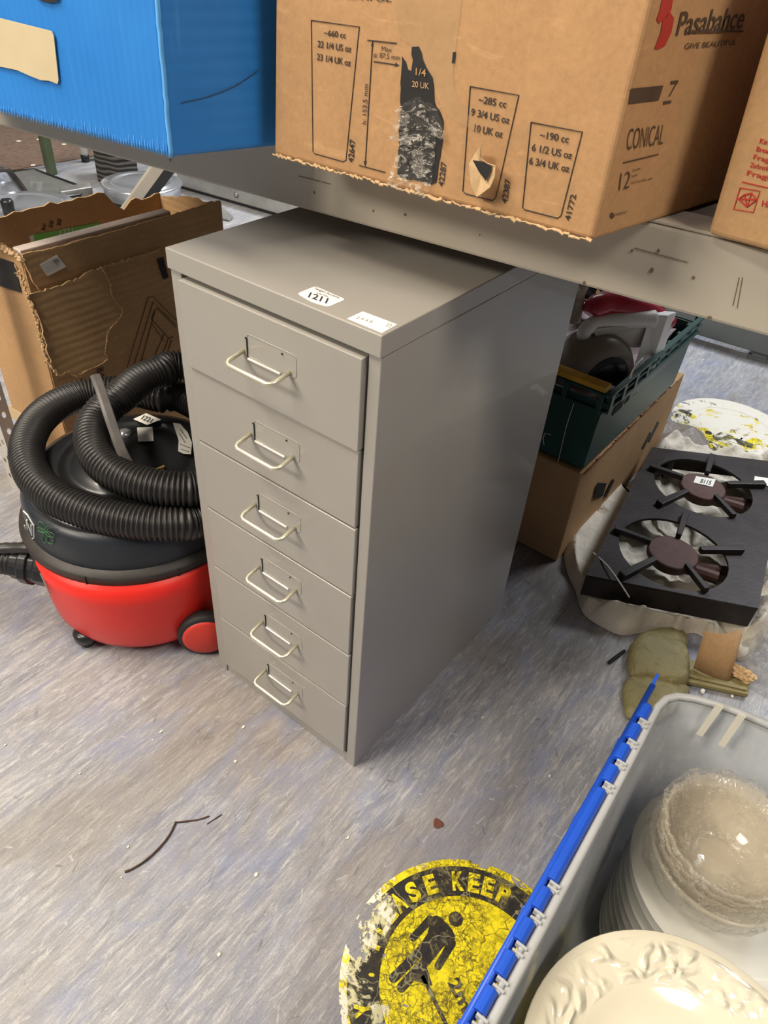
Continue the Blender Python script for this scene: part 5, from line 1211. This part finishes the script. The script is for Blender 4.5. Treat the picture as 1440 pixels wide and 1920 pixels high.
# green post, chrome leg
gl = thing('folding_table_leg', 'dark green painted metal table leg at the far left under the beam', 'table leg', Zp(98,327,0))
c = Zp(98,327,0); bm = bmesh.new(); box(bm, (c.x-.017,c.y-.017,0), (c.x+.017,c.y+.017,.55)); obj('leg', bm, M_greenpaint, gl, bev=.004)
c2_ = Zp(91,315,0); bm = bmesh.new(); box(bm, (c2_.x-.012,c2_.y-.012,0.002), (c2_.x+.012,c2_.y+.012,.55)); obj('inner_leg', bm, M_greenpaint, gl, bev=.003)
cl_ = thing('chrome_leg', 'short pale metal leg with a black rubber foot at the far left', 'furniture leg', Zp(161,302,0))
c = Zp(161,303,0); bm = bmesh.new(); lathe(bm, [(.018,.0),(.019,.028),(.016,.030)], c, 16); obj('rubber_foot', bm, M_blk, cl_, smooth=True)
bm = bmesh.new(); lathe(bm, [(.016,.028),(.017,.5)], c, 16); obj('tube', bm, M_label, cl_, smooth=True)
bm = bmesh.new(); c = Zp(186,300,.0); lathe(bm, [(.02,.0),(.026,.02),(.024,.06),(.012,.07)], c, 16); tag(obj('cream_pot', bm, mat('cream_ceramic', (206,196,172), .4), None, smooth=True), 'small cream coloured pot beside the black patterned roll', 'pot')
# patterned rubber roll
def zigzag():
    m = M_rubbermat.copy(); m.name = 'zigzag_rubber'; t = NT(m); v = t.coord((1,1,1))
    wv = t.n('ShaderNodeTexWave'); wv.bands_direction = 'Z'; wv.inputs['Scale'].default_value = 16; wv.inputs['Distortion'].default_value = 3; wv.inputs['Detail'].default_value = 0; t.l(v, wv.inputs['Vector'])
    t.l(t.ramp(wv.outputs['Fac'], [(.3, lin((30,30,30))), (.6, lin((84,82,78)))]), t.b.inputs['Base Color']); t.bump(wv.outputs['Fac'], .6, .006); return m
c = Zp(222,338,0); bm = bmesh.new(); A = Zp(184,340,0); B = Zp(262,345,0)
prev = None; pr = []
for k in range(9):
    t = k/8; p = A+(B-A)*t; bow = math.sin(PI*t)*.05; toC = Vector((CAMP.x-p.x, CAMP.y-p.y, 0)).normalized(); pr.append(p+toC*bow)
back = [p-Vector((CAMP.x-p.x, CAMP.y-p.y, 0)).normalized()*.12 for p in (B, A)]
prism(bm, pr+back, (0,0,.16)); tag(obj('patterned_rubber_roll', bm, zigzag(), None), 'dark roll of zigzag patterned rubber behind the shiny round lids', 'rubber roll')
# chrome cookware
def lidthing(px, py, r, z, label, knob=False, ang=0):
    c = Zp(px, py, z); root = thing('steel_pan', label, 'lid', (c.x, c.y, 0), 'shiny round steel lids')
    bm = bmesh.new(); lathe(bm, [(r*.96,z-.045),(r*.97,z-.01),(r,z-.006),(r*1.02,z),(r*.97,z+.003),(r*.80,z+.001),(r*.78,z+.006),(r*.72,z+.008),(r*.70,z+.003),(r*.45,z+.014),(r*.02,z+.018)], (c.x, c.y, 0), 56); obj('dome', bm, M_chrome, root, smooth=True)
    bm = bmesh.new(); lathe(bm, [(r*.75,.001),(r*.9,.01),(r*.93,z-.02),(r*.9,z-.015)], (c.x, c.y, 0), 40); obj('pan_body', bm, M_blk, root, smooth=True)
    return root, c
r1_, c1_ = lidthing(266, 342, .150, .095, 'shiny round steel lid beside the dark patterned roll')
r2_, c2__ = lidthing(46, 386, .165, .10, 'shiny round steel lid with a black knob at the left edge')
k_ = Zp(16, 392, .125); bm = bmesh.new(); lathe(bm, [(.015,.095),(.018,.10),(.020,.15),(.016,.156)], (k_.x, k_.y, 0), 16); obj('knob', bm, M_blk, r2_, smooth=True)
# rectangular steel tray with dark rim
tr_ = thing('steel_tray', 'rectangular steel tray with a dark rim lying behind the round lids', 'tray', Zp(90,350,0))
Q = [Zp(22,322,.05), Zp(64,318,.05), Zp(157,352,.05), Zp(150,366,.05), Zp(60,376,.05), Zp(20,372,.05)]
bm = bmesh.new(); prism(bm, Q, (0,0,-.045)); obj('basin', bm, M_chromed, tr_, bev=.004)
bm = bmesh.new(); tube(bm, Q+[Q[0]], .006, 8); obj('rim', bm, M_blk, tr_, smooth=True)
bm = bmesh.new(); A = Zp(118,380,.03); B = Zp(176,370,.03); n = Vector((CAMP.x-A.x, CAMP.y-A.y, 0)).normalized(); prism(bm, [A, B, B-n*.06, A-n*.06], (0,0,.04)); tag(obj('steel_bar_end', bm, M_chromed, None, bev=.003), 'squared steel bar end between the tray and the torn carton', 'metal bar')
# curved chrome sheet with bracket at the far left edge
bm = bmesh.new(); sp0 = spline([Zp(-30,325,.16), Zp(10,318,.17), Zp(30,335,.13), Zp(50,362,.08)], 6); prev = None
for p in sp0:
    q_ = p+Vector((-.10,-.16,-.02)); a = bm.verts.new(p); b = bm.verts.new(q_)
    if prev: bm.faces.new((prev[0], a, b, prev[1]))
    prev = (a, b)
ch = tag(obj('curved_steel_cover', bm, M_chrome, None, smooth=True, solid=.004), 'curved shiny steel cover leaning at the left edge behind the torn carton', 'cover')
bm = bmesh.new(); tube(bm, sp0, .009, 8); obj('edge_trim', bm, M_rim, ch, smooth=True)
bm = bmesh.new(); A = Zp(62,372,.05); B = Zp(72,342,.10); s = Vector((.030,.018,0)); hole = None
M_b = frame(A, s, B-A); Lb = (B-A).length; cutout(bm, [[(-.03,-.02),(.03,-.02),(.033,Lb),(-.012,Lb),(-.018,Lb*.5)], [(.008+.007*math.cos(t*PI/4), Lb*.75+.007*math.sin(t*PI/4)) for t in range(8)]], .003, M_b)
tag(obj('steel_bracket', bm, M_rail, None), 'flat grey steel bracket with a hole standing over the tray', 'bracket')
# pale vinyl scraps on carpet
bm = bmesh.new()
for (x, y) in ((35,265),(73,262),(62,310),(120,271)):
    c = Zp(x, y, .006); prism(bm, [c+Vector((.012*math.cos(t), .012*math.sin(t*1.0), 0)) for t in (0,1.3,2.4,3.6,5)], (0,0,.002))
tag(obj('carpet_specks', bm, M_speck, None), 'pale specks scattered on the brown carpet', 'specks', kind='stuff')
